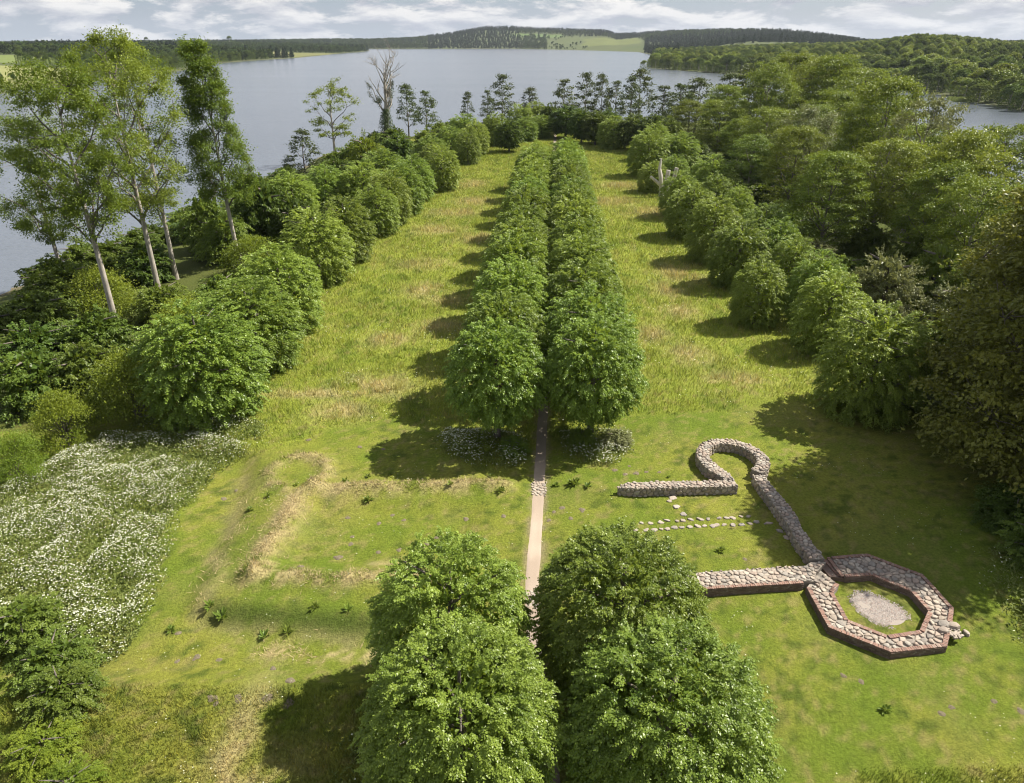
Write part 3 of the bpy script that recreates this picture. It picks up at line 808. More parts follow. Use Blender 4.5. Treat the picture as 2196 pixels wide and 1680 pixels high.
RIGHT_ROW = [(31.5, 56.8, 10.8, 4.5), (33.5, 71.6, 9.1, 3.7), (28.4, 79.1, 8.4, 3.0), (30.3, 93.9, 9.4, 4.0), (29.9, 105.9, 10.3, 4.0), (30.1, 120.7, 9.3, 4.3), (31.2, 136.1, 8.8, 3.7), (30.8, 160.6, 6.8, 3.4), (37.3, 170.3, 6.9, 3.3), (33.0, 181.0, 11.4, 5.0)]
RIGHT_BACK = [(35.4, 79.9, 9, 3.3), (35.0, 87.0, 9, 3.2), (36.2, 96.4, 9, 3.3), (37.3, 105.7, 9, 3.8), (38.4, 123.3, 8.5, 2.8), (37.8, 135.7, 8.5, 3.2), (41.3, 152.7, 9.5, 4.7), (41.0, 184.0, 10.5, 5.6), (39.1, 206.4, 10.5, 4.6)]
FAR_ROUND = [(-0.8, 223.4, 9.7, 4.4), (-5.0, 237.1, 10.3, 4.5), (4.2, 248.7, 8.0, 4.3), (10.0, 256.2, 8.0, 4.7), (2.9, 262.7, 11, 4.9), (8.4, 268.9, 11.5, 4.6), (13.0, 263.3, 11, 3.4), (18.2, 256.2, 11.2, 5.6), (22.5, 243.7, 11, 4.4), (26.4, 238.8, 11, 4.4), (31.0, 230.6, 10.1, 5.0), (36.2, 226.9, 11, 4.7), (30.9, 242.8, 11, 4.2), (41.2, 222.3, 11.5, 4.8), (44.7, 216.3, 11, 4.0)]
NEAR = [(-2.9, 26.2, 9.5, 3.8), (5.3, 26.5, 9.6, 4.2), (-2.1, 20.6, 9.1, 4.0), (6.4, 20.5, 9.0, 4.3)]

nl = ['left of the two back trees in the foreground lime clump', 'right of the two back trees in the foreground lime clump', 'left front lime of the foreground clump, cut by the bottom edge', 'right front lime of the foreground clump, cut by the bottom edge']
for i, (x, y, h, r) in enumerate(NEAR):
    place('lime_tree', NEARL[i % 2], x, y, h, r, nl[i], group='foreground lime trees either side of the path')
avy = [51.5, 60, 69.5, 80, 89.5, 99, 109, 119.5, 130, 141, 152, 163]
for side, x0, sl, word in ((0, -1.2, .058, 'left'), (1, 6.5, .0487, 'right')):
    for i, y in enumerate(avy):
        yy = y + 0.6 * side + random.uniform(-.3, .3)
        place('lime_tree', AVEL[(i + side) % 3], x0 + (yy - 51.5) * sl, yy, 10.9 + random.uniform(-.35, .35), 4.15 + random.uniform(-.2, .2),
              ('%s lime of the %s avenue row, counted from the near end' % (ORD[i + 1], word)) if i else 'nearest lime of the %s avenue row, shrub and flowers at its foot' % word,
              group='limes of the central avenue')
for lst, text, g in ((LEFT_ROW, '%s dome shaped lime from the near end of the row left of the meadow', 'clipped limes along the left side of the meadow'),
                     (LEFT_BACK, '%s lime of the short back row behind the left meadow row', 'clipped limes in the left back row'),
                     (RIGHT_ROW, '%s dome shaped lime from the near end of the row right of the meadow', 'clipped limes along the right side of the meadow'),
                     (RIGHT_BACK, '%s lime of the second row behind the right meadow row', 'clipped limes in the right back row')):
    for i, (x, y, h, r) in enumerate(lst):
        place('lime_tree', MIDL[i % 3], x, y, h, r, text % ORD[i + 1], group=g)
for i, (x, y, h, r) in enumerate(FAR_ROUND):
    lab = 'small dark lime standing clear on a short trunk at the far end of the meadow' if i == 0 else '%s lime from the left in the dark ring at the far end of the meadow' % ORD[i]
    place('lime_tree', (DARKL if i in (0, 6, 7, 8, 9, 11, 12, 13, 14) else MIDL)[i % 2], x, y, h, r, lab, group='limes round the far clearing')

# ------------------------------------------------------------------ tall trees on the left bank
ASH = dict(leafm=M['ash'], barkm=M['bark'])
fan = ([0, 0.12, 0.35, 0.6, 0.85, 1.0], [0.35, 0.6, 0.85, 1.0, 0.8, 0.35])
TALLS = [open_tree('ash_a', 101, h=22.4, rad=6.8, crown0=0.30, prof=fan, n_main=10, n_sub=120, per=190, leaf=0.26, clump=0.8, flat=0.8, trunk_r=0.29, lean=(-0.03, 0.0), **ASH),
         open_tree('ash_b', 102, h=28.3, rad=5.9, crown0=0.42, prof=fan, n_main=12, n_sub=150, per=200, leaf=0.26, clump=0.8, flat=0.8, trunk_r=0.34, **ASH),
         open_tree('ash_c', 103, h=30.9, rad=7.0, crown0=0.36, prof=fan, n_main=15, n_sub=160, per=150, leaf=0.26, clump=0.75, flat=0.8, trunk_r=0.34, wig=0.05, **ASH),
         open_tree('ash_d', 104, h=29.5, rad=5.8, crown0=0.30, prof=([0, 0.1, 0.3, 0.6, 0.85, 1], [0.7, 0.8, 0.6, 0.9, 0.8, 0.4]), n_main=12, n_sub=110, per=120, leaf=0.27, clump=0.8, flat=0.8, trunk_r=0.32, **ASH),
         open_tree('ash_e', 105, h=29.9, rad=4.0, crown0=0.34, prof=([0, 0.1, 0.3, 0.55, 0.8, 1], [0.8, 1.0, 0.95, 0.7, 0.62, 0.3]), n_main=16, n_sub=180, per=210, leaf=0.27, clump=0.8, flat=0.85, trunk_r=0.30, lean=(-0.04, 0), **ASH)]
TALL = [(-63.8, 98.6, 22.4, 6.8), (-45.5, 77.2, 28.3, 5.9), (-45.3, 88.1, 30.9, 7.0), (-46.8, 96.5, 29.5, 5.8), (-40.0, 102.9, 29.9, 4.2)]
tl = ['leftmost tall ash, crown cut by the left edge, leaning over the water', 'second tall ash from the left with a long bare pale trunk', 'tallest ash with a wide open crown of bare upward limbs',
      'tall ash directly behind the tallest one, trunk half hidden by leaves', 'narrow column shaped tall tree standing right of the group of tall ashes']
for i, (x, y, h, r) in enumerate(TALL):
    place('ash_tree', TALLS[i], x, y, h - (0.6 if i else 0), r, tl[i], group='tall trees on the left bank', rz=0.0 if i in (0, 4) else 0.7 * i)
ASHF = open_tree('ash_f', 106, h=21, rad=7.0, crown0=0.28, prof=fan, n_main=9, n_sub=70, per=70, leaf=0.42, clump=0.9, flat=0.5, trunk_r=0.36, **ASH)
place('ash_tree', ASHF, -52.0, 219.5, 20.5, 7.6, 'airy light green ash rising alone by the water left of the bare dead tree', group=None)
DEAD = bare_tree('dead_tree', 5, M['greywood'], 26.0, 13, 8.5, 0.32, 0.85, 2, ivy=(0.42, 3600, 3.0))
place('dead_tree', DEAD, -38.8, 235, 26.5, 8.2, 'tall half dead tree with bare grey branches, ivy round its trunk', 'dead tree', rz=0.6)

alp = ([0, 0.2, 0.45, 0.75, 0.92, 1.0], [0.55, 1.0, 0.85, 0.6, 0.35, 0.1])
ALD = [open_tree('alder', 111 + i, M['alder'], M['darkbark'], h=17, rad=4.2, crown0=0.25, prof=alp, n_main=10, n_sub=46, per=42, leaf=0.55, clump=0.95, flat=0.45, trunk_r=0.26) for i in range(3)]
FARSHORE = [(-36.2, 265.4, 17, 4.2), (-29.2, 258.9, 15, 4.2), (-47.5, 169.9, 12, 4.2), (-16.4, 282.6, 13, 2.6), (-9.0, 279.4, 14, 2.8), (-3.7, 290.3, 18, 5.5), (6.6, 290.0, 14, 4.2),
            (18.6, 273.0, 18, 5.0), (26.9, 280.5, 19, 5.0), (32.1, 276.6, 19, 3.8), (37.7, 279.3, 17, 4.4), (42.4, 274.1, 18, 4.4), (49.1, 296.7, 20, 6.0), (52.9, 268.8, 16, 5.4)]
for i, (x, y, h, r) in enumerate(FARSHORE):
    lab = ['taller of the two dark pines right of the bare dead tree', 'shorter of the two dark pines right of the bare dead tree', 'small crooked waterside tree behind the left lime row'][i] if i < 3 else \
        '%s thin dark alder from the left on the far point against the lake' % ORD[i - 2]
    place('alder_tree', ALD[i % 3], x, y, h, r, lab, group='thin trees on the shore against the lake', dz=-0.2)

# ------------------------------------------------------------------ wood on the right bank
dome = ([0, 0.12, 0.35, 0.65, 0.88, 1.0], [0.45, 0.72, 0.92, 1.0, 0.74, 0.30])
BRO = [open_tree('broad', 121 + i, M[('broad', 'bush', 'broad', 'broad')[i]], M[('darkbark', 'bark', 'darkbark', 'bark')[i]], h=20, rad=6.5, crown0=(0.15, 0.26, 0.12, 0.30)[i], prof=dome, n_main=13, n_sub=(120, 85, 130, 100)[i], per=(150, 160, 140, 150)[i],
                 leaf=0.34, clump=(1.3, 1.25, 1.2, 1.35)[i], flat=0.34, trunk_r=0.32, fill=0.12, aspect=0.62) for i in range(4)]
SIL = open_tree('willow', 131, M['willow'], M['bark'], h=17, rad=5.2, crown0=0.22, prof=dome, n_main=11, n_sub=110, per=75, leaf=0.36, clump=0.9, flat=0.5, trunk_r=0.30)
RIGHTWOOD = [(65.8, 272.9, 17, 6.2, 2), (54.1, 248.3, 15, 5.3, 2), (70.2, 249.6, 17, 6.1, 2), (86.6, 282.8, 20, 7.0, 2), (92.0, 258.0, 22, 8.2, 0), (69.2, 209.2, 21, 6.4, 0), (60.1, 153.8, 17, 5.5, 1), (88.7, 227.3, 22, 7.6, 0),
             (90.5, 217.0, 22, 7.9, 0), (89.4, 196.6, 22, 9.0, 0), (67.9, 138.2, 20, 6.5, 0), (65.6, 119.7, 19, 5.0, 1), (79.9, 144.3, 14.5, 5.4, 0), (78.0, 124.7, 14, 5.8, 2), (46.6, 106.9, 13, 4.8, 0), (56.4, 111.8, 16, 5.4, 0),
             (62.1, 102.4, 16, 5.4, 0), (72.3, 109.8, 16, 5.4, 0), (51.2, 134.6, 15, 4.8, 0), (59.2, 175.7, 14, 5.2, 0), (56.4, 206.9, 13, 5.7, 0), (57.3, 187.4, 12, 5.0, 0), (57.6, 97.8, 13, 4.4, 0), (57.5, 88.9, 13, 4.6, 0),
             (76.0, 180.0, 18, 6.5, 0), (80.0, 165.0, 17, 6.0, 0), (64.0, 230.0, 15, 6.0, 0), (76, 240, 17, 6.5, 2), (52.0, 224.0, 12, 5.0, 0), (49.0, 152.0, 11, 4.4, 0), (66.0, 166.0, 16, 5.6, 0), (86, 178, 13, 5.5, 0), (98.0, 240.0, 14, 6.0, 0), (68.0, 90.0, 14, 5.2, 0), (90, 160, 10, 5, 0)]
wl = {4: 'broad light green crown rising highest at the left of the right bank wood', 6: 'pale grey green tree with thin white branches in the middle of the right bank wood', 9: 'widest dark green crown topping the right bank wood before the headland',
      11: 'pale grey leaved tree with a leaning bare trunk in the right bank wood', 12: 'round dark crown at the right end of the wood against the inlet', 13: 'ragged dark alder overhanging the inlet at the right edge',
      14: 'bright rounded tree just behind the right lime rows'}
cnt = 0
for i, (x, y, h, r, k) in enumerate(RIGHTWOOD):
    sp = BRO[i % 4] if k == 0 else (SIL if k == 1 else ALD[i % 3])
    nm = 'broadleaf_tree' if k == 0 else ('willow_tree' if k == 1 else 'alder_tree')
    if i in wl: lab = wl[i]; g = None
    else: lab = ('dark thin crowned alder among the wood on the right bank' if k == 2 else 'leafy broad crowned tree among the wood on the right bank'); g = 'trees of the right bank wood, ' + ('alders' if k == 2 else 'broad crowns')
    place(nm, sp, x, y, h * (1.16 if i % 3 else 1.05), r * (1.18 if k == 0 else 1.1), lab, group=g)
BEE = open_tree('beech', 141, M['beech'], M['bark'], h=23, rad=8.0, crown0=0.06, prof=([0, 0.12, 0.35, 0.6, 0.85, 1.0], [0.75, 0.95, 1.0, 0.9, 0.6, 0.15]), n_main=22, n_sub=720, per=105, leaf=0.29, clump=1.0, flat=0.26, trunk_r=0.6, droop=0.25, fill=0.25, limb_r=0.55, aspect=0.62)
place('beech_tree', BEE, 40.6, 45.5, 26.0, 10.0, 'huge dark beech filling the right edge, its branches sweeping over the lawn', rz=1.0)
place('beech_tree', BEE, 46.0, 57.0, 21.5, 8.2, 'second beech at the right edge, sunlit olive crown behind the huge one', rz=3.4)

# ------------------------------------------------------------------ shrubs
def bush(seed, mat, boughs=150, fan=7, per=9, leaf=0.17, **kw):
    p = dict(h=4.0, rad=3.0, skirt=0.0, boughs=boughs, fan=fan, per=per, leaf=leaf, blen=1.25, slen=0.55, bottom=0.9, inner=700, lumps=0.42, droop=0.45, rlo=0.70, stem=0.12)
    p.update(kw)
    m = lime_mesh('bush', seed, mat, **p)
    m['parts'] = [('stems', m['parts'][0][1]), ('foliage', m['parts'][1][1])]
    return m
SHR = [bush(151 + i, M['bush']) for i in range(3)]
LAY = [shrub_mesh('layered', 161 + i, M['bright'], per=190, n_cl=60, leaf=0.17, layered=True, clump=1.25) for i in range(2)]
DSH = [bush(171 + i, M['limedark'], leaf=0.2) for i in range(2)]
WSH = bush(181, M['willow'], leaf=0.15, droop=0.2)
SHRUBS = [  # x, y, h, r, kind, label
    (-33.0, 55.6, 6.2, 3.6, 'L', 'bright layered hornbeam bush left of the nearest left row lime'), (-36.5, 51.0, 4.6, 2.4, 'L', 'young bright green tree at the left edge above the white flowers'),
    (-37.5, 46.0, 3.6, 2.0, 'L', 'small bright shrub cut by the left edge beside the white flowers'),
    (-39.0, 60.0, 6.0, 3.6, 'S', 'leafy shrub behind the bright layered bush, near the bare ash trunk'), (-43.5, 58.5, 6.0, 3.8, 'S', 'mid green shrub at the left edge behind the layered bush'),
    (-42.5, 68.0, 6.0, 3.8, 'D', 'dark shrub at the foot of the second tall ash'), (-47.5, 66.0, 5.5, 3.8, 'D', 'dark bush at the left edge below the leftmost ash'), (-53.0, 76.0, 5.5, 4.2, 'D', 'darkest low bush by the water at the left edge'),
    (-56.5, 88.0, 5.0, 4.2, 'D', 'dark waterside bush under the leaning leftmost ash'), (-49.0, 82.0, 5.5, 3.8, 'L', 'yellow green layered shrub between the first two ash trunks'), (-41.0, 80.0, 5.2, 3.6, 'S', 'shrub between the second ash and the tallest ash'),
    (-36.0, 74.0, 4.6, 3.4, 'L', 'layered bright shrub in front of the tallest ash trunk'), (-35.5, 84.0, 5.0, 3.6, 'S', 'rounded shrub right of the tallest ash trunk'), (-50.5, 96.0, 5.5, 3.8, 'D', 'dark shrub by the lake behind the tall ashes'),
    (-43.0, 106.0, 8.0, 4.4, 'S', 'large leafy bush left of the narrow column tree'), (-47.5, 112.0, 10.0, 4.2, 'S', 'tall pointed light green bush by the lake left of the column tree'), (-36.5, 98.0, 5.4, 3.8, 'L', 'spreading bright shrub at the foot of the column tree'),
    (-33.0, 90.0, 3.8, 3.0, 'S', 'low shrub between the column tree and the left lime row'), (-40.0, 117.0, 11.5, 5.0, 'D', 'tall dark yew-like tree right of the narrow column tree'), (-34.0, 113.0, 9.0, 3.8, 'D', 'dark dense bush behind the fourth left row lime'),
    (-47.0, 126.0, 6.0, 4.0, 'D', 'dark shrub at the water behind the tall dark tree'), (-53.0, 120.0, 4.5, 4.0, 'D', 'low dark bush on the shore left of the dark tree'), (-60.0, 104.0, 4.5, 4.2, 'D', 'low bush on the lake shore under the ashes'),
    (-44.0, 150.0, 6.0, 4.4, 'S', 'green bush by the lake behind the left back row'), (-40.0, 168.0, 7.0, 4.6, 'D', 'dark bush by the lake below the crooked waterside tree'), (-34.5, 176.0, 11.5, 5.0, 'B', 'bright yellow green round tree between the left limes and the lake'),
    (-40.0, 190.0, 8.0, 5.0, 'S', 'bush in front of the airy ash by the lake'), (-31.0, 205.0, 8.0, 5.0, 'D', 'dark bush at the foot of the half dead tree'), (-35.0, 222.0, 8.0, 5.0, 'D', 'ivy dark bush beside the half dead tree trunk'), (-26.0, 226.0, 7.0, 4.6, 'S', 'green bush right of the half dead tree'),
    (-23.5, 246.0, 7.0, 4.6, 'S', 'bush on the lake shore before the two dark pines'), (-20.0, 262.0, 6.0, 4.6, 'D', 'dark bush on the shore behind the left limes'), (-8.0, 266.0, 6.0, 4.6, 'D', 'dark bush behind the far ring of limes'),
    (-24.2, 27.6, 2.4, 2.1, 'S', 'leafy hedge bush at the lower left edge below the white flowers'), (-27.2, 30.0, 2.6, 2.3, 'S', 'hedge bush cut by the left edge beside the white flowers'), (-22.4, 25.4, 2.0, 1.9, 'S', 'lowest green hedge bush at the left edge above the yellow shrub'),
    (-19.6, 20.6, 1.2, 1.6, 'B', 'yellow green low shrub in the bottom left corner'), (-17.6, 19.0, 0.9, 1.4, 'B', 'small yellow green shrub at the bottom edge, left corner'), (-21.8, 22.6, 1.4, 1.7, 'B', 'yellow green shrub at the left edge above the corner shrub'),
    (43.3, 79.9, 9.5, 4.0, 'W', 'grey green willow bush right of the right lime rows'), (52.0, 84.4, 9.0, 3.8, 'S', 'tall leafy bush under the right bank wood'), (53.6, 107.3, 6, 3.8, 'D', 'dark undergrowth bush below the pale leaning trunk'),
    (50.3, 121.1, 6, 3.8, 'S', 'undergrowth bush behind the bright rounded tree'), (54.8, 94.9, 7, 3.8, 'D', 'dark bush in the hollow right of the willow bush'), (48.1, 140.2, 6, 3.8, 'D', 'dark undergrowth below the three leaning trunks'), (52.3, 172.6, 6, 4.2, 'D', 'dark undergrowth bush behind the bare snag'),
    (44.0, 101.8, 5, 3.2, 'W', 'small greyish bush behind the right back row limes'), (50.0, 76.2, 6.5, 3.8, 'W', 'pale bush behind the broken dead branches'), (45.5, 69.7, 5, 3.6, 'S', 'low leafy bush left of the broken dead branches'), (39.5, 64.0, 4.6, 3.2, 'S', 'bush between the nearest right row lime and the beech'),
    (36.2, 59.0, 3.0, 2.6, 'W', 'low pale bush at the foot of the nearest right row lime'), (45.0, 118.0, 6.0, 3.8, 'D', 'dark undergrowth right of the right back row'), (46.0, 164.0, 6.0, 4.0, 'D', 'dark bush right of the bare snag'), (48.0, 196.0, 7.0, 5.0, 'D', 'dark undergrowth at the far right of the clearing'),
    (34.0, 36.5, 3.6, 2.6, 'S', 'leafy bush under the huge beech at the right edge'), (31.5, 31.2, 1.9, 1.7, 'W', 'pale nettle clump at the right edge beyond the octagonal ruin'), (30.2, 27.6, 1.7, 1.7, 'S', 'nettle clump at the right edge beside the octagonal ruin'), (29.2, 24.0, 1.5, 1.5, 'S', 'low nettle clump at the lower right edge'),
    (34.5, 40.5, 3.0, 2.4, 'D', 'dark low bush in the shade of the huge beech'), (-3.2, 50.2, 1.3, 1.7, 'S', 'low leafy shrub left of the nearest left avenue lime'), (0.2, 49.6, 1.6, 1.3, 'S', 'low leafy shrub at the foot of the nearest left avenue lime'), (5.6, 50.4, 1.9, 1.2, 'S', 'ivy green shrub against the nearest right avenue trunk'),
    (8.6, 51.0, 1.5, 1.4, 'W', 'pale shrub right of the nearest right avenue lime')]
kinds = {'S': SHR, 'L': LAY, 'D': DSH, 'W': [WSH], 'B': None}
BSH = bush(191, M['bright'], leaf=0.14, lumps=0.3)
for i, (x, y, h, r, k, lab) in enumerate(SHRUBS):
    sp = BSH if k == 'B' else kinds[k][i % len(kinds[k])]
    place('shrub', sp, x, y, h, r, lab, 'shrub')
# weedy fringe along both wood edges
for j, (ax, ay, bx, by, n) in enumerate(((-62, 100, -56, 190, 12), (-46, 140, -40, 250, 10), (44, 90, 47, 215, 12), (60, 80, 80, 110, 6), (-52, 58, -62, 92, 6), (95, 120, 104, 260, 12), (56, 130, 64, 220, 9), (70, 120, 84, 200, 9))):
    for i in range(n):
        f = (i + 0.5) / n
        place('undergrowth_bush', DSH[i % 2] if i % 3 else SHR[i % 3], ax + (bx - ax) * f + random.uniform(-2.5, 2.5), ay + (by - ay) * f + random.uniform(-3, 3), random.uniform(3.5, 6), random.uniform(3.2, 4.6),
              'dark green undergrowth bush in the shore thickets beside the limes', 'shrub', group='undergrowth bushes of the shore thickets')

# pale snag left standing between the right hand limes
o = empty('dead_snag', (31.9, 155.5, float(land(31.9, 155.5))))
tag(o, 'pale dead snag of three sawn stems among the right row limes', 'dead tree')
for pts, rad in (([(0, 0, -0.3), (-0.1, 0, 1.6), (-0.5, -0.1, 4.0), (-0.9, 0.1, 5.8), (-0.75, 0.1, 7.8)], [0.6, 0.55, 0.45, 0.35, 0.16]), ([(-0.1, 0, 2.2), (-1.2, -0.1, 3.0), (-2.7, -0.2, 4.2)], [0.45, 0.36, 0.26]),
                 ([(0.2, 0.2, 0), (0.9, 0.4, 2.8), (1.1, 0.5, 5.4)], [0.55, 0.5, 0.46]), ([(0.4, 0.5, 0), (2.4, 0.9, 3.2), (2.9, 1.0, 5.8)], [0.5, 0.45, 0.42])):
    v, f = tube(pts, rad, 9)
    nv = len(v); cap = np.array([[nv - 9 + (k + 1), nv - 9, nv - 9 + (k + 2), nv - 9 + (k + 2)] for k in range(7)])
    link('stem', make_mesh('snag_stem', v, [f, cap[:, [0, 1, 2]]], mats=[M['deadwood']], smooth=False), parent=o)
BR = bare_tree('broken', 12, M['deadwood'], 3.6, 3, 1.3, 0.35, 0.22, 1)
place('broken_tree', BR, 45.0, 66.5, 6.6, 2.2, 'broken pale dead trunk with jagged branches beside the beech', 'dead tree', rz=0.3)

# ------------------------------------------------------------------ masonry
def clip_cell(poly, nx_, ny_, c):
    """keep the part of a convex polygon where nx*x+ny*y<=c"""
    out = []
    n = len(poly)
    for i in range(n):
        a = poly[i]; b = poly[(i + 1) % n]
        da = nx_ * a[0] + ny_ * a[1] - c; db = nx_ * b[0] + ny_ * b[1] - c
        if da <= 0: out.append(a)
        if (da < 0 < db) or (db < 0 < da):
            t = da / (da - db); out.append((a[0] + t * (b[0] - a[0]), a[1] + t * (b[1] - a[1])))
    return out


def scatter(poly, spacing, r, jitter=None, tries=9000):
    """dart throwing with uneven spacing inside a polygon"""
    xs = [p[0] for p in poly]; ys = [p[1] for p in poly]
    cand = np.stack([r.uniform(min(xs), max(xs), tries), r.uniform(min(ys), max(ys), tries)], 1)
    cand = cand[inside(cand[:, 0], cand[:, 1], poly)]
    rad = spacing * r.uniform(0.62, 1.25, len(cand)); order = np.argsort(-rad[: len(rad)] + r.normal(0, spacing * 0.12, len(rad)))
    P = []; Q = []
    for i in order:
        if P:
            a = np.array(P); d = np.hypot(a[:, 0] - cand[i, 0], a[:, 1] - cand[i, 1])
            if (d < (np.array(Q) + rad[i]) * 0.5).any(): continue
        P.append(tuple(cand[i])); Q.append(rad[i])
    return np.array(P), np.array(Q)


def cells(poly, P, reach):
    """Voronoi cells of the points, clipped to the polygon (its edges treated as a pull-in of the cell)"""
    res = []
    for i, p in enumerate(P):
        c = [(p[0] - reach, p[1] - reach), (p[0] + reach, p[1] - reach), (p[0] + reach, p[1] + reach), (p[0] - reach, p[1] + reach)]
        d = np.hypot(P[:, 0] - p[0], P[:, 1] - p[1])
        for j in np.argsort(d)[1:16]:
            q = P[j]; nx_, ny_ = q[0] - p[0], q[1] - p[1]
            c = clip_cell(c, nx_, ny_, (q[0] ** 2 + q[1] ** 2 - p[0] ** 2 - p[1] ** 2) / 2)
            if len(c) < 3: break
        if len(c) < 3: continue
        c = np.array(c)
        for _ in range(6):                      # pull corners that stick out of the wall back inside
            ok = inside(c[:, 0], c[:, 1], poly)
            if ok.all(): break
            c[~ok] = p + (c[~ok] - p) * 0.80
        res.append((p, c))
    return res


def round_outline(c, r, inset):
    ctr = c.mean(0)
    n = len(c); pts = []
    for i in range(n):
        a, b = c[i], c[(i + 1) % n]
        pts += [a * 0.72 + b * 0.28, a * 0.28 + b * 0.72]
    pts = np.array(pts)
    keep = [0]
    for i in range(1, len(pts)):
        if np.linalg.norm(pts[i] - pts[keep[-1]]) > 0.03: keep.append(i)
    pts = pts[keep]
    d = pts - ctr; L = np.linalg.norm(d, axis=1, keepdims=True)
    return ctr, ctr + d * np.maximum(1 - inset / np.maximum(L, 0.03), 0.35) * (1 + r.normal(0, 0.03, (len(pts), 1)))


def stone_solid(ctr, out, r, up, frame, depth=0.06):
    """pillow shaped stone over an outline; frame(u,v,w) -> xyz, w being the outward height"""
    n = len(out); rings = []
    tilt = r.normal(0, 0.16, 2)
    for s, w in ((1.0, -depth), (1.0, up * 0.35), (0.86, up * 0.82), (0.45, up * 1.0)):
        q = ctr + (out - ctr) * s
        ww = w + ((q - ctr) @ tilt) * (0 if w < 0 else 0.6)
        rings.append(frame(q[:, 0], q[:, 1], np.broadcast_to(ww, (n,))))
    top = frame(ctr[:1] * 0 + ctr[0], ctr[:1] * 0 + ctr[1], np.array([up * 1.03]))
    V = np.concatenate(rings + [top]); F4 = []; F3 = []
    for k in range(3):
        for i in range(n):
            j = (i + 1) % n
            F4.append((k * n + i, k * n + j, (k + 1) * n + j, (k + 1) * n + i))
    for i in range(n): F3.append((3 * n + i, 3 * n + (i + 1) % n, 4 * n))
    return V, np.array(F4), np.array(F3)


def add_pieces(parent, solids, name, mat, limit=300, rest='small_stones', smooth=False):
    """solids: list of (size, V, F4, F3); largest `limit` become parts, the others one stuff part"""
    solids = sorted(solids, key=lambda s: -s[0])
    for s, V, F4, F3 in solids[:limit]:
        c = V.mean(0)
        o = link(name, make_mesh(name, V - c, [F4, F3], mats=[mat], smooth=smooth), parent=parent)
        o.location = c
    if len(solids) > limit:
        VV = []; A = []; B = []; T = []; off = 0
        for s, V, F4, F3 in solids[limit:]:
            VV.append(V); A.append(F4 + off); B.append(F3 + off); off += len(V)
            T.append(rng.uniform())
        t = np.concatenate([np.repeat(T, [len(a) for a in A]), np.repeat(T, [len(b) for b in B])])
        o = link(rest, make_mesh(rest, np.concatenate(VV), [np.concatenate(A), np.concatenate(B)], mats=[mat], smooth=smooth, fattr=t), parent=parent)
        tag(o, kind='stuff')


def ground_at(x, y): return float(land(np.array([x]), np.array([y]))[0])


def prism(poly, z0, z1, noise_top=0.0):
    n = len(poly); P = np.array(poly)
    V = np.concatenate([np.c_[P, np.full(n, z0)], np.c_[P, np.full(n, z1)]])
    F = np.array([(i, (i + 1) % n, n + (i + 1) % n, n + i) for i in range(n)])
    return V, F


def fill_poly(me_name, poly, z, mat, parent, z0):
    """solid core of a wall from an arbitrary simple outline"""
    import bmesh
    bm = bmesh.new()
    vs = [bm.verts.new((x, y, z)) for x, y in poly]
    f = bm.faces.new(vs)
    r_ = bmesh.ops.extrude_face_region(bm, geom=[f])
    for v in [g for g in r_['geom'] if isinstance(g, bmesh.types.BMVert)]: v.co.z = z0
    bmesh.ops.recalc_face_normals(bm, faces=bm.faces)
    bmesh.ops.triangulate(bm, faces=bm.faces)
    me = bpy.data.meshes.new(me_name); bm.to_mesh(me); bm.free(); me.materials.append(mat)
    return link(me_name, me, parent=parent)


def band(center, width):
    """outline of a strip of given width about a polyline: left side then right side reversed"""
    c = np.array(center, float)
    t = norm(np.gradient(c, axis=0)); nrm = np.stack([-t[:, 1], t[:, 0]], 1)
    w = np.broadcast_to(np.asarray(width, float), (len(c),))[:, None] / 2
    return c + nrm * w, c - nrm * w


def smooth_line(pts, step=0.35):
    p = np.array(pts, float)
    for _ in range(3):
        q = np.concatenate([[p[0]], np.stack([p[:-1] * .75 + p[1:] * .25, p[:-1] * .25 + p[1:] * .75], 1).reshape(-1, 2), [p[-1]]])
        p = q
    s = np.concatenate([[0], np.cumsum(np.linalg.norm(np.diff(p, axis=0), axis=1))])
    k = np.arange(0, s[-1], step); k = np.append(k, s[-1])
    return np.stack([np.interp(k, s, p[:, 0]), np.interp(k, s, p[:, 1])], 1)


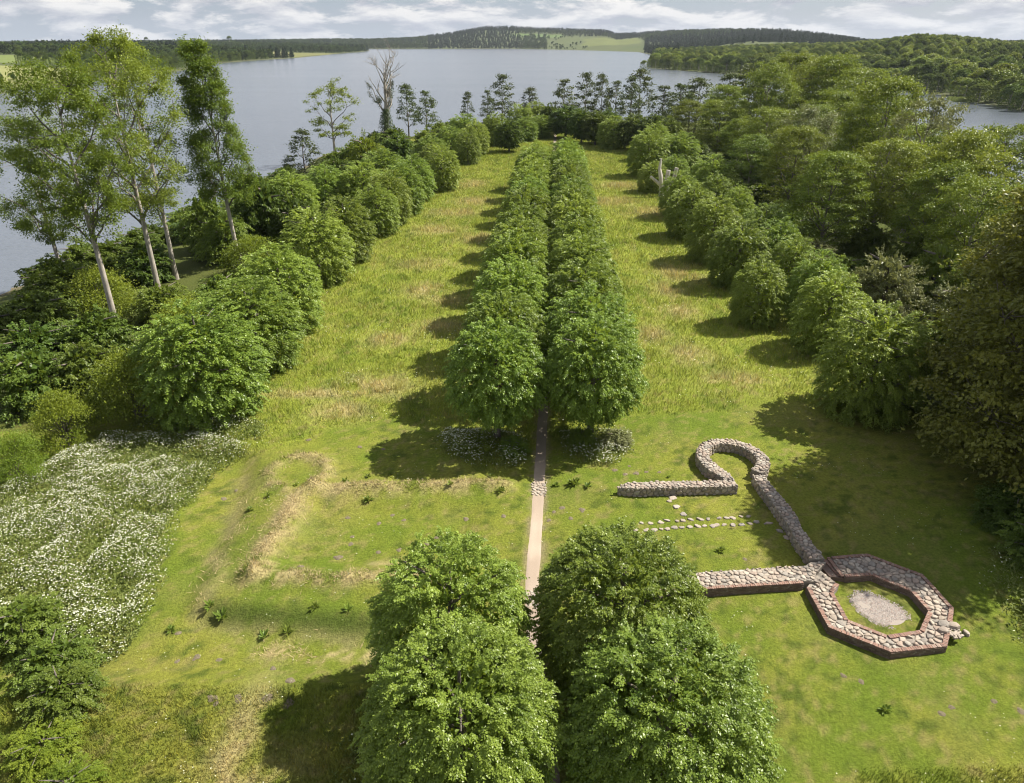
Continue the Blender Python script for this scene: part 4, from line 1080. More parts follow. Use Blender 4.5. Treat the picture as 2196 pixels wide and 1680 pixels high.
def stone_wall(parent, outline, z_top, seed, spacing=0.30, sides=(), ztop_fn=None, limit=300, hgt=0.07, base_z=-0.35, side_spacing=0.30):
    """rubble wall: mortar core, stones packed over its top and set in the listed side lines"""
    r = np.random.default_rng(seed)
    fill_poly('mortar_core', outline, z_top - 0.03, M['mortar'], parent, base_z)
    P, Q = scatter([tuple(p) for p in outline], spacing, r)
    sol = []
    zt = ztop_fn or (lambda x, y: z_top)
    for p, c in cells(outline, P, spacing * 1.3):
        ctr, out = round_outline(c, r, 0.016)
        if len(out) < 4: continue
        up = hgt * r.uniform(0.5, 1.7)
        z = z_top - 0.03 + r.normal(0, 0.012)
        V, F4, F3 = stone_solid(ctr, out, r, up, lambda u, v, w: np.stack([u, v, z + w], -1))
        sol.append((np.ptp(out[:, 0]) * np.ptp(out[:, 1]), V, F4, F3))
    for line in sides:                           # polyline whose left-hand normal points out of the wall
        L = np.array(line, float); s = np.concatenate([[0], np.cumsum(np.linalg.norm(np.diff(L, axis=0), axis=1))])
        g0 = min(ground_at(*q) for q in L) - 0.1
        rect = [(0, g0), (s[-1], g0), (s[-1], z_top - 0.02), (0, z_top - 0.02)]
        P, Q = scatter(rect, side_spacing, r, tries=6000)
        if len(P) < 4: continue
        t = norm(np.gradient(L, axis=0)); nn = np.stack([-t[:, 1], t[:, 0]], 1)
        def fr(u, v, w):
            return np.stack([np.interp(u, s, L[:, 0]) + np.interp(u, s, nn[:, 0]) * w, np.interp(u, s, L[:, 1]) + np.interp(u, s, nn[:, 1]) * w, v + 0 * u], -1)
        for p, c in cells(rect, P, side_spacing * 1.3):
            ctr, out = round_outline(c, r, 0.018)
            if len(out) < 4: continue
            V, F4, F3 = stone_solid(ctr, out, r, hgt * r.uniform(0.4, 1.3), fr)
            sol.append((0.7 * np.ptp(out[:, 0]) * np.ptp(out[:, 1]), V, F4[:, ::-1] if False else F4, F3))
    add_pieces(parent, sol, 'stone', M['stone'], limit)


def brick_row(line, inward, z_top, length, width=0.12, height=0.075, gap=0.012, r=None, rows=1):
    """headers laid across a wall edge, one after another along a line; inward = +1 left / -1 right"""
    sol = []
    L = np.array(line, float)
    for a, b in zip(L[:-1], L[1:]):
        d = b - a; ln = np.linalg.norm(d); d /= ln; nn = np.array([-d[1], d[0]]) * inward
        k = int(ln / (width + gap)); st = ln / k
        for i in range(k):
            for q in range(rows):
                p = a + d * (i + 0.5) * st + nn * (q * (length + gap)) + r.normal(0, 0.006, 2)
                w2 = (st - gap) / 2; l2 = length * r.uniform(0.93, 1.03); dz = r.normal(0, 0.006); e = 0.008
                c = []
                for z, s_ in ((z_top - height, 0), (z_top + dz - e, 0), (z_top + dz, e)):
                    for sx, sy in ((-1, 0), (1, 0), (1, 1), (-1, 1)):
                        pt = p + d * sx * (w2 - s_) + nn * ((l2 - s_) if sy else s_)
                        c.append((pt[0], pt[1], z))
                V = np.array(c); F = [(j, (j + 1) % 4, 4 + (j + 1) % 4, 4 + j) for j in range(4)] + [(4 + j, 4 + (j + 1) % 4, 8 + (j + 1) % 4, 8 + j) for j in range(4)] + [(8, 9, 10, 11)]
                if inward < 0: F = [f[::-1] for f in F]
                sol.append((0.02 + r.uniform(0, .001), V, np.array(F), np.zeros((0, 3), int)))
    return sol


def brick_face(line, z0, z1, outward, r, bl=0.25, bh=0.08, gap=0.012):
    """running-bond courses on the side of a wall"""
    sol = []
    L = np.array(line, float)
    rows = int((z1 - z0) / (bh + gap))
    for a, b in zip(L[:-1], L[1:]):
        d = b - a; ln = np.linalg.norm(d); d /= ln; nn = np.array([-d[1], d[0]]) * outward
        for q in range(rows):
            u = -bl / 2 * (q % 2)
            while u < ln:
                u0, u1 = max(u, 0), min(u + bl, ln)
                if u1 - u0 > 0.05:
                    zz = z1 - (q + 1) * (bh + gap); o = 0.012 + r.uniform(0, 0.012)
                    pts = []
                    for w in (-0.02, o):
                        for (uu, vv) in ((u0, zz), (u1, zz), (u1, zz + bh), (u0, zz + bh)):
                            pt = a + d * uu + nn * w; pts.append((pt[0], pt[1], vv))
                    V = np.array(pts); F = [(j, (j + 1) % 4, 4 + (j + 1) % 4, 4 + j) for j in range(4)] + [(4, 5, 6, 7)]
                    if outward > 0: F = [f[::-1] for f in F]
                    sol.append((0.01, V, np.array(F), np.zeros((0, 3), int)))
                u += bl + gap
    return sol


def poly_round(poly):
    return [tuple(p) for p in poly]


# A: short straight wall with the returned end, left of the gate of the round tower
wA = empty('stone_wall', (0, 0, 0)); tag(wA, 'short straight rubble stone wall standing left of the round tower ruin', 'wall ruin')
A_out = [(7.7, 43.75), (9.2, 43.65), (11.0, 43.75), (13.5, 43.85), (16.55, 43.95), (16.5, 44.55), (16.45, 44.75), (14.0, 44.65), (10.8, 44.55), (8.4, 44.4)]
stone_wall(wA, np.array(A_out), 0.72, 301, 0.26, sides=[smooth_line([(16.5, 43.93), (13.5, 43.83), (11.0, 43.73), (9.2, 43.63), (7.8, 43.73)], 0.5)][:1], hgt=0.07)
# B: round tower, a ring open towards the court
wB = empty('round_tower_ruin', (0, 0, 0)); tag(wB, 'horseshoe shaped rubble foundation of a small round tower at the wall corner', 'tower ruin')
ringc = smooth_line([(16.12, 44.72), (15.98, 45.3), (15.7, 45.8), (15.25, 46.45), (14.95, 47.5), (15.0, 48.7), (15.6, 49.75), (16.5, 50.35), (17.4, 50.4), (18.4, 50.05), (19.15, 49.25), (19.5, 48.2), (19.45, 47.2), (19.05, 46.45), (18.5, 45.85)], 0.3)
wid = np.interp(np.linspace(0, 1, len(ringc)), [0, 0.06, 0.15, 0.35, 0.6, 0.9, 1], [0.72, 0.85, 0.98, 0.86, 0.76, 0.95, 0.85])
bl_, br_ = band(ringc, wid)
B_out = np.concatenate([bl_, br_[::-1]])
stone_wall(wB, B_out, 0.78, 302, 0.25, sides=[bl_, br_[::-1]], hgt=0.075)
# C: long wall from the round tower down to the octagon
wC = empty('stone_wall', (0, 0, 0)); tag(wC, 'long rubble stone wall running from the round tower down to the octagonal tower', 'wall ruin')
cc = smooth_line([(18.45, 45.4), (18.55, 44.2), (18.75, 42.6), (18.95, 41.0), (19.0, 39.4), (18.95, 38.0), (19.1, 36.8), (19.2, 35.75)], 0.35)
cl_, cr_ = band(cc, np.interp(np.linspace(0, 1, len(cc)), [0, 0.3, 0.55, 0.65, 1], [0.84, 0.92, 1.0, 0.78, 0.95]))
C_out = np.concatenate([cl_, cr_[::-1]])
stone_wall(wC, C_out, 0.74, 303, 0.24, sides=[cl_, cr_[::-1]], hgt=0.075)
# D: front wall with brick face
wD = empty('stone_wall', (0, 0, 0)); tag(wD, 'broad stone filled front wall with a red brick edge, partly behind the lime', 'wall ruin')
D_out = np.array([(8.6, 33.05), (11.7, 33.28), (17.68, 33.85), (18.45, 33.8), (18.7, 34.6), (19.7, 35.6), (18.75, 35.6), (18.3, 35.25), (11.6, 34.62), (8.6, 34.4)])
stone_wall(wD, D_out, 0.62, 304, 0.25, sides=[smooth_line([(8.6, 34.42), (11.6, 34.64), (18.2, 35.24)][::-1], 0.5)[::-1]], hgt=0.06)
rb = np.random.default_rng(77)
dl = [(8.6, 32.92), (11.7, 33.14), (17.62, 33.66)]
sol = brick_row(dl, +1, 0.615, 0.24, r=rb)
add_pieces(wD, brick_face(dl, -0.1, 0.53, -1, rb), 'brick_course', M['courses'], 300, 'brick_courses')
vD, fD = prism([(8.6, 32.94), (11.7, 33.16), (17.62, 33.68), (17.62, 33.84), (11.7, 33.27), (8.6, 33.04)], -0.3, 0.53)
link('brick_backing', make_mesh('brick_backing', vD, [fD, np.array([[6, 7, 10, 11], [7, 8, 9, 10]])], mats=[M['mortar']]), parent=wD)
add_pieces(wD, sol, 'brick', M['brick'], 300, 'lower_bricks')
# E: octagonal tower foundation
wE = empty('octagonal_tower_ruin', (0, 0, 0)); tag(wE, 'octagonal tower foundation edged with red brick and filled with stones, gravel inside', 'tower ruin')
oc = np.array([21.65, 32.35])
def inset(poly, d):
    P = np.array(poly); n = len(P); res = []
    for i in range(n):
        a, b, c = P[i - 1], P[i], P[(i + 1) % n]
        e1 = norm(b - a); e2 = norm(c - b); n1 = np.array([-e1[1], e1[0]]); n2 = np.array([-e2[1], e2[0]])
        if np.dot(n1, oc - b) < 0: n1 = -n1
        if np.dot(n2, oc - b) < 0: n2 = -n2
        bis = norm(n1 + n2); res.append(b + bis * d / max(np.dot(bis, n1), 0.3))
    return np.array(res)
o_in = inset(OCT_OUT, 0.26); i_out = inset(OCT_IN, -0.27)
ZT = 0.50
# ring outline opened at the trench beside the long wall
ring = [tuple(p) for p in o_in] ; ring_in = [tuple(p) for p in i_out]
# stones between the two brick edges: ring from vertex 0 round to vertex 7 and on to the front wall
seg_out = np.array(ring + [tuple(o_in[7] * 0.45 + o_in[0] * 0.55)]); seg_in = np.array(ring_in + [tuple(i_out[7] * 0.5 + i_out[0] * 0.5)])
E_out = np.concatenate([seg_out, seg_in[::-1]])
r5 = np.random.default_rng(305)
core_o = np.array(OCT_OUT + [tuple(np.array(OCT_OUT[7]) * 0.45 + np.array(OCT_OUT[0]) * 0.55)]); core_i = np.array(OCT_IN + [tuple(np.array(OCT_IN[7]) * .5 + np.array(OCT_IN[0]) * .5)])
oi = inset(OCT_OUT, 0.02); ii = inset(OCT_IN, -0.02)
core_o = np.concatenate([oi, [oi[7] * .45 + oi[0] * .55]]); core_i = np.concatenate([ii, [ii[7] * .5 + ii[0] * .5]])
fill_poly('mortar_core', np.concatenate([core_o, core_i[::-1]]), ZT - 0.08, M['mortar'], wE, -0.35)
sol = []
P, Q = scatter([tuple(p) for p in E_out], 0.29, r5)
notch = (24.55, 29.75)
for p, c in cells(E_out, P, 0.36):
    if math.hypot(p[0] - notch[0], p[1] - notch[1]) < 0.55: continue
    ctr, out = round_outline(c, r5, 0.018)
    if len(out) < 4: continue
    V, F4, F3 = stone_solid(ctr, out, r5, 0.075 * r5.uniform(0.5, 1.8), lambda u, v, w: np.stack([u, v, ZT - 0.07 + w], -1))
    sol.append((np.ptp(out[:, 0]) * np.ptp(out[:, 1]), V, F4, F3))
for q, s_ in (((24.25, 30.35), 0.36), ((24.75, 30.25), 0.36), ((24.0, 29.9), 0.30)):      # two big boulders above the breach
    th = np.linspace(0, 6.283, 10)[:-1]; out = np.array(q) + np.stack([np.cos(th), np.sin(th) * 0.8], 1) * s_ * r5.uniform(0.85, 1.1, (9, 1))
    V, F4, F3 = stone_solid(np.array(q), out, r5, 0.22, lambda u, v, w: np.stack([u, v, ZT - 0.06 + w], -1)); sol.append((1, V, F4, F3))
add_pieces(wE, sol, 'stone', M['stone'], 300)
ring_line = [OCT_OUT[i] for i in (0, 1, 2, 3)] + [(24.85, 30.5)]
br = brick_row(ring_line, -1, ZT, 0.25, r=rb)
br += brick_row([(24.3, 29.72), OCT_OUT[4], OCT_OUT[5], OCT_OUT[6], OCT_OUT[7]], -1, ZT, 0.25, r=rb)
br += brick_row([OCT_IN[i] for i in (0, 1, 2, 3, 4, 5, 6, 7)] + [tuple(core_i[8])], +1, ZT, 0.25, r=rb)
br += brick_row([(20.2, 36.2), (20.38, 34.4)], -1, ZT + 0.003, 0.22, r=rb)
add_pieces(wE, br, 'brick', M['brick'], 300, 'more_bricks')
bf = brick_face([OCT_OUT[i] for i in range(8)], -0.25, ZT - 0.08, +1, rb) + brick_face([OCT_IN[i] for i in (0, 1, 2, 3, 4, 5, 6, 7)], -0.1, ZT - 0.08, -1, rb)
add_pieces(wE, bf, 'brick_course', M['courses'], 0, 'brick_courses')
# lower brick sill in the gap between the front wall and the octagon
sl = []
sl += brick_row([(19.75, 36.1), (20.1, 34.6)], +1, 0.38, 0.25, r=rb, rows=2)
vS, fS = prism([(19.3, 36.0), (20.25, 36.2), (20.45, 34.4), (19.6, 34.6)], -0.3, 0.30)
link('brick_sill', make_mesh('brick_sill', vS, [fS, np.array([[4, 7, 6, 5]])], mats=[M['courses']]), parent=wE)
add_pieces(wE, sl, 'brick', M['brick'], 60)
# broken rubble in the breach
rub = []
for k in range(70):
    q = np.array(notch) + np.clip(r5.normal(0, 0.2, 2), -.35, .35); th = np.linspace(0, 6.283, 7)[:-1]
    out = q + np.stack([np.cos(th), np.sin(th)], 1) * r5.uniform(0.04, 0.10) * r5.uniform(0.8, 1.2, (6, 1))
    V, F4, F3 = stone_solid(q, out, r5, 0.06, lambda u, v, w: np.stack([u, v, ZT - 0.06 + w], -1)); rub.append((1, V, F4, F3))
add_pieces(wE, rub, 'rubble', M['cobble'], 0, 'rubble')
for q, s_ in (((25.55, 30.15), 0.26),):
    th = np.linspace(0, 6.283, 9)[:-1]; out = np.array(q) + np.stack([np.cos(th) * 0.6, np.sin(th)], 1) * s_
    V, F4, F3 = stone_solid(np.array(q), out, r5, 0.2, lambda u, v, w: np.stack([u, v, ground_at(*q) + w], -1))
    o = link('fallen_stone', make_mesh('fallen_stone', V, [F4, F3], mats=[M['cobble']]))
    tag(o, 'pale fallen block lying in the grass right of the octagonal ruin', 'stone')

# flat foundation stones in the lawn of the court
rowA = [(8.44, 39.58), (9.13, 39.58), (9.69, 39.66), (10.18, 39.75), (10.62, 39.75), (11.09, 39.88), (11.62, 39.88), (12.18, 39.93), (12.78, 40.02), (13.2, 40.02), (13.77, 40.02), (14.05, 40.16), (14.6, 40.2), (15.21, 40.2), (15.86, 40.25), (16.42, 40.38), (16.95, 40.53)]
rowB = [(8.95, 40.38), (9.56, 40.4), (10.3, 40.53), (10.79, 40.75), (11.46, 40.6), (11.88, 40.66), (12.45, 40.75), (13.13, 40.78), (13.63, 40.8), (14.44, 40.93), (14.98, 40.97), (15.4, 40.99), (16.04, 41.17), (16.56, 41.21)]
steps = [(11.72, 43.40), (11.40, 43.0), (11.77, 42.35), (12.05, 41.4), (17.71, 40.38), (18.2, 39.5), (18.42, 38.8)]
def flat_stone(x, y, sx, sy, label, group, mat='cobble'):
    r = np.random.default_rng(int(x * 1000 + y * 77) % 99991)
    th = np.sort(r.uniform(0, 6.283, 8) * 0.15 + np.arange(8) * 0.785)
    out = np.stack([np.cos(th) * sx, np.sin(th) * sy], 1) * r.uniform(0.78, 1.15, (8, 1)); a = r.uniform(-.5, .5)
    out = out @ np.array([[math.cos(a), -math.sin(a)], [math.sin(a), math.cos(a)]])
    V, F4, F3 = stone_solid(np.zeros(2), out, r, 0.07, lambda u, v, w: np.stack([u + 0 * w, v + 0 * w, w], -1))
    o = link('foundation_stone', make_mesh('foundation_stone', V, [F4, F3], mats=[M[mat]]), loc=(x, y, ground_at(x, y) + 0.01))
    tag(o, label, 'stone', group)
for i, (x, y) in enumerate(rowA):
    flat_stone(x, y, 0.20 + 0.07 * ((i * 7) % 3) / 2, 0.15 + 0.05 * ((i * 5) % 3) / 2, '%s flat stone from the left in the nearer row on the lawn' % ORD[i + 1], 'flat stones of the nearer row')
for i, (x, y) in enumerate(rowB):
    flat_stone(x, y, 0.17 + 0.11 * ((i * 5) % 4) / 3, 0.13 + 0.05 * ((i * 7) % 3) / 2, '%s flat stone from the left in the farther row on the lawn' % ORD[i + 1], 'flat stones of the farther row')
sl_ = ['flat slab against the foot of the short stone wall', 'small slab second from the short stone wall', 'large pointed slab third from the short stone wall', 'diamond shaped slab just above the farther stone row',
       'slab at the right end of the stone rows beside the long wall', 'flat slab at the foot of the long wall', 'small slab at the foot of the long wall near its bulge']
for i, (x, y) in enumerate(steps):
    flat_stone(x, y, [.38, .24, .30, .27, .33, .22, .18][i], [.22, .15, .32, .28, .14, .30, .24][i], sl_[i], 'slabs in the court lawn', 'stone')

# ------------------------------------------------------------------ path
pl = smooth_line(PATH_FULL[::-1], 0.5)
wl_ = 0.52 + 0.10 * (fbm(np.arange(len(pl)) * 0.35, np.zeros(len(pl)), 55, 3) - 0.5)
nW = 7
tt = norm(np.gradient(pl, axis=0)); nn = np.stack([-tt[:, 1], tt[:, 0]], 1)
off = np.linspace(-1, 1, nW)
px_ = pl[:, None, 0] + nn[:, None, 0] * off * wl_[:, None]; py_ = pl[:, None, 1] + nn[:, None, 1] * off * wl_[:, None]
px_ += 0.05 * (vnoise(px_ * 3, py_ * 3, 61) - 0.5) * (np.abs(off) > 0.9); 
pz_ = land(px_, py_) + 0.02 - 0.05 * (np.abs(off) > 0.99)
sun_dry = sstep(0.3, 0.7, fbm(px_ * 0.8, py_ * 0.5, 66, 3))
pc = np.array([0.28, 0.222, 0.172]) + (np.array([0.345, 0.28, 0.22]) - np.array([0.28, 0.222, 0.172])) * sun_dry[..., None]
avenue_mix = sstep(47.5, 50, py_)[..., None]
pc = pc * (1 - avenue_mix) + np.array([0.20, 0.165, 0.135]) * avenue_mix          # darker brown from the avenue onward
idx = np.arange(len(pl) * nW).reshape(len(pl), nW)
faces = np.stack([idx[:-1, :-1], idx[1:, :-1], idx[1:, 1:], idx[:-1, 1:]], -1).reshape(-1, 4)[:, ::-1]
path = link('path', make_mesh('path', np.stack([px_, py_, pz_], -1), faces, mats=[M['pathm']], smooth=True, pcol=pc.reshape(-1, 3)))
tag(path, kind='structure')
# cobbled threshold where the path crosses the old wall line
thr = np.array([(1.42, 43.9), (2.52, 43.9), (2.62, 45.7), (1.5, 45.7)]); rc = np.random.default_rng(400); sol = []
P, Q = scatter([tuple(p) for p in thr], 0.25, rc, tries=3000)
for p, c in cells(thr, P, 0.3):
    ctr, out = round_outline(c, rc, 0.02)
    if len(out) < 4: continue
    V, F4, F3 = stone_solid(ctr, out, rc, 0.05, lambda u, v, w: np.stack([u, v, land(u, v) + 0.03 + w], -1), 0.04); sol.append((np.ptp(out[:, 0]), V, F4, F3))
add_pieces(path, sol, 'cobblestone', M['cobble'], 300)
sol = []
for k in range(26):
    q = np.array([1.25 + rc.uniform(-.45, .45), rc.uniform(32.3, 33.8)]); th = np.linspace(0, 6.283, 8)[:-1]
    out = q + np.stack([np.cos(th), np.sin(th)], 1) * rc.uniform(0.08, 0.15) * rc.uniform(.8, 1.2, (7, 1))
    V, F4, F3 = stone_solid(q, out, rc, 0.04, lambda u, v, w: np.stack([u, v, land(u, v) + 0.02 + w], -1), 0.04); sol.append((1, V, F4, F3))
add_pieces(path, sol, 'cobblestone', M['cobble'], 300)

# gravel bed inside the octagon: pebbles, one mass
gp = [(20.3, 33.0), (20.9, 33.5), (21.6, 33.45), (22.2, 32.8), (22.8, 32.2), (22.95, 31.5), (22.5, 30.9), (21.7, 30.65), (20.9, 31.0), (20.3, 31.9)]
rg = np.random.default_rng(410)
c = np.stack([rg.uniform(20, 23.5, 9000), rg.uniform(30.2, 34.2, 9000)], 1); sd = signed(c[:, 0], c[:, 1], gp)
c = c[(sd > -0.25 * rg.uniform(0, 1, 9000)) & (fbm(c[:, 0] * 1.3, c[:, 1] * 1.3, 5, 2) < 0.72)]
n = len(c); s = rg.uniform(0.018, 0.045, n); z = land(c[:, 0], c[:, 1])
oct_ = np.array([(1, 0, 0), (0, 1, 0), (-1, 0, 0), (0, -1, 0), (0, 0, 0.8)])
V = np.stack([c[:, 0], c[:, 1], z + 0.01], -1)[:, None] + oct_[None] * s[:, None, None] * rg.uniform(0.7, 1.3, (n, 5, 1))
F = np.arange(n)[:, None, None] * 5 + np.array([(0, 1, 4), (1, 2, 4), (2, 3, 4), (3, 0, 4)])[None]
pal = np.array([(0.42, 0.37, 0.33), (0.34, 0.30, 0.28), (0.52, 0.47, 0.43), (0.40, 0.31, 0.27), (0.25, 0.23, 0.22)])
col = np.repeat(pal[rg.integers(0, 5, n)], 5, 0)
g = link('gravel', make_mesh('gravel', V, F.reshape(-1, 3), mats=[M['gravel']], pcol=col)); tag(g, 'pale gravel bed inside the octagonal tower ruin', 'gravel', kind='stuff')
gb = smooth_line(gp + [gp[0]], 0.3); cx_ = gb.mean(0); rings = np.concatenate([cx_ + (gb - cx_) * f for f in (0.97, 0.66, 0.33, 0.02)])
V = np.c_[rings, land(rings[:, 0], rings[:, 1]) + 0.012]; k = len(gb)
F = np.concatenate([np.stack([np.arange(k - 1) + q * k, np.arange(1, k) + q * k, np.arange(1, k) + (q + 1) * k, np.arange(k - 1) + (q + 1) * k], -1) for q in range(3)])
o = link('gravel_bed', make_mesh('gravel_bed', V, F, mats=[M['pathm']], smooth=True, pcol=np.broadcast_to(np.array([0.27, 0.235, 0.205]), (len(V), 3)))); tag(o, kind='structure')

# ------------------------------------------------------------------ molehills and broad leaved weeds on the lawn
MOLE = [(-21.6, 44.6, .30), (-20.9, 45.5, .22), (-11.6, 41.5, .22), (-8.5, 41.8, .22), (-7.6, 41.2, .2), (-9.3, 40.9, .24), (-10.9, 39.4, .2), (-10.8, 38.6, .24), (-8.8, 37.7, .24), (-7.5, 37.9, .22), (-6.0, 38.1, .3), (-5.7, 38.6, .26), (-11.4, 37.2, .36), (-13.4, 35.8, .28),
        (-5.0, 39.2, .30), (-3.2, 41.3, .30), (-0.6, 41.3, .26), (-1.4, 37.8, .22), (3.6, 42.3, .28), (5.0, 42.0, .30), (3.0, 41.9, .2), (4.1, 41.0, .24), (2.6, 40.9, .22), (8.0, 47.2, .28), (9.6, 46.8, .3), (8.7, 46.6, .26), (10.4, 47.0, .22), (11.4, 46.9, .2), (9.2, 47.8, .2),
        (-17.5, 29.2, .26), (-18.5, 28.9, .22), (-16.2, 29.0, .22), (-13.0, 28.2, .24), (-11.6, 26.9, .34), (-15.2, 25.7, .30), (-14.9, 25.4, .2), (-13.9, 25.8, .26), (-13.8, 25.5, .2), (-12.4, 25.7, .36), (-11.2, 25.4, .36), (-19.3, 31.0, .22),
        (18.2, 26.8, .22), (17.4, 27.2, .2), (21.3, 24.8, .24), (22.0, 25.2, .2), (25.3, 24.9, .26), (25.9, 24.6, .26), (26.2, 25.1, .24), (24.3, 25.5, .2), (27.0, 25.4, .22), (15.0, 36.6, .2), (-17.0, 52.0, .3), (-12.5, 50.6, .26), (-10.5, 50.3, .24)]
rm = np.random.default_rng(420); mole_me = []
for k in range(5):
    V = []; 
    for q in range(6):
        c = rm.uniform(-.45, .45, 2) if q else np.zeros(2); s = rm.uniform(0.35, 0.6) if q else 0.8
        th = np.linspace(0, 6.283, 10)[:-1]
        for f, zz in ((1.0, -0.05), (0.72, 0.14), (0.38, 0.26)):
            rr = s * f * rm.uniform(0.8, 1.2, 9)
            V.append(np.c_[c[0] + np.cos(th) * rr, c[1] + np.sin(th) * rr, np.full(9, zz * s * 1.1) + rm.normal(0, 0.02, 9)])
        V.append(np.array([[c[0], c[1], 0.30 * s * 1.1]]))
    V = np.concatenate(V); F4 = []; F3 = []
    for q in range(6):
        b = q * 28
        for ring_ in range(2):
            for i in range(9): F4.append((b + ring_ * 9 + i, b + ring_ * 9 + (i + 1) % 9, b + ring_ * 9 + 9 + (i + 1) % 9, b + ring_ * 9 + 9 + i))
        for i in range(9): F3.append((b + 18 + i, b + 18 + (i + 1) % 9, b + 27))
    col = np.array([0.185, 0.155, 0.105]) * rm.uniform(0.75, 1.25, (len(V), 1))
    mole_me.append(make_mesh('molehill', V, [np.array(F4), np.array(F3)], mats=[M['soil']], pcol=col))
for i, (x, y, s) in enumerate(MOLE):
    o = link('molehill', mole_me[i % 5], loc=(x, y, ground_at(x, y))); o.rotation_euler.z = random.uniform(0, 6.28); o.scale = (s, s * 0.9, s * 0.8)
    big = s >= 0.34
    if i in (34, 35): lab = 'dark molehill of the pair at the left end of the lower lawn row'; g = 'paired molehills on the lower lawn'
    elif i == 39: lab = 'large dark molehill in the row at the lower left edge of the lawn'; g = None
    elif i == 40: lab = 'largest molehill at the right end of the lower left row'; g = None
    else:
        zone = 'the grassed left court' if (x < 0 and y > 34) else ('the lower left lawn' if x < 0 else ('the lawn before the octagonal ruin' if y < 30 else ('the turf beside the path' if x < 6 else 'the lawn behind the short stone wall')))
        lab = 'small grey brown molehill on ' + zone; g = 'molehills on ' + zone
    tag(o, lab, 'molehill', g)
WEED = [(4.6, 44.9, .62), (5.6, 44.4, .4), (4.9, 45.5, .36), (-10.4, 43.2, .5), (-4.5, 44.4, .34), (-0.8, 44.0, .42), (-17.9, 43.6, .36), (-17.0, 31.9, .62), (-18.0, 32.6, .5), (-12.9, 30.8, .46), (-14.2, 30.6, .46), (-11.6, 32.2, .42), (-9.6, 32.0, .42), (-16.2, 44.9, .32), (-12.6, 45.6, .34),
        (-9.4, 46.6, .3), (-11.0, 46.2, .3), (-19.8, 31.2, .4), (-18.6, 42.0, .36), (13.6, 37.4, .40), (18.6, 25.0, .4), (12.0, 46.2, .24), (-1.6, 46.2, .36), (3.3, 45.0, .34)]
rw = np.random.default_rng(430); weed_me = []
for k in range(3):
    n = 26; a = rw.uniform(0, 6.283, n); el = rw.uniform(0.1, 1.1, n)
    D = np.stack([np.cos(a) * np.cos(el), np.sin(a) * np.cos(el), np.sin(el)], -1)
    P = D * rw.uniform(0.02, 0.4, (n, 1)) + np.array([0, 0, 0.04])
    v, f = leaf_quads(P, D, np.array([0, 0, 1.0]) + rw.normal(0, 0.2, (n, 3)), rw.uniform(0.5, 0.95, n), rw.uniform(0.26, 0.42, n))
    weed_me.append(make_mesh('weed', v, f, mats=[M['bush']], fattr=rw.uniform(0.2, 1, n)))
for i, (x, y, s) in enumerate(WEED):
    o = empty('weed_plant', (x, y, ground_at(x, y)), random.uniform(0, 6.28), (s, s, s))
    link('leaves', weed_me[i % 3], parent=o)
    lab = {0: 'large leafy dock plant on the bank right of the cobbled threshold', 3: 'dark dock plant on the straw bank at the left end of the grassed ridge', 7: 'largest broad leaved weed on the lower left bank', 19: 'dark weed tuft alone in the court lawn'}.get(i)
    if lab: tag(o, lab, 'weed')
    else:
        zone = 'near the path bank' if x > 2 and y > 44 and x < 6 else ('on the lower left bank' if y < 34 and x < 0 else ('round the grassed left ridge' if x < 0 else 'on the right lawn'))
        tag(o, 'small broad leaved weed ' + zone, 'weed', 'weeds ' + zone)

# ------------------------------------------------------------------ grass and flowers
def blades(P, hgt, wid, lean, col, r):
    n = len(P); a = r.uniform(0, 6.283, n); b = r.uniform(0, 6.283, n)
    side = np.stack([np.cos(a), np.sin(a), 0 * a], -1) * (wid / 2)[:, None]
    tip = P + np.stack([np.cos(b) * lean, np.sin(b) * lean, hgt], -1)
    V = np.stack([P - side, P + side, tip], 1).reshape(-1, 3)
    return V, np.arange(n * 3).reshape(-1, 3), np.repeat(col, 3, 0)


def view_density(x, y):
    """true where the photograph's ground can be seen at all (keeps the count down outside)"""
    return (np.abs(x) < 0.72 * (y * 0.9 + 13) + 3) & (y > 13)


def scatter_grass(n, x0, x1, y0, y1, r, keep):
    x = r.uniform(x0, x1, n); y = r.uniform(y0, y1, n)
    m = view_density(x, y) & keep(x, y)
    return x[m], y[m]


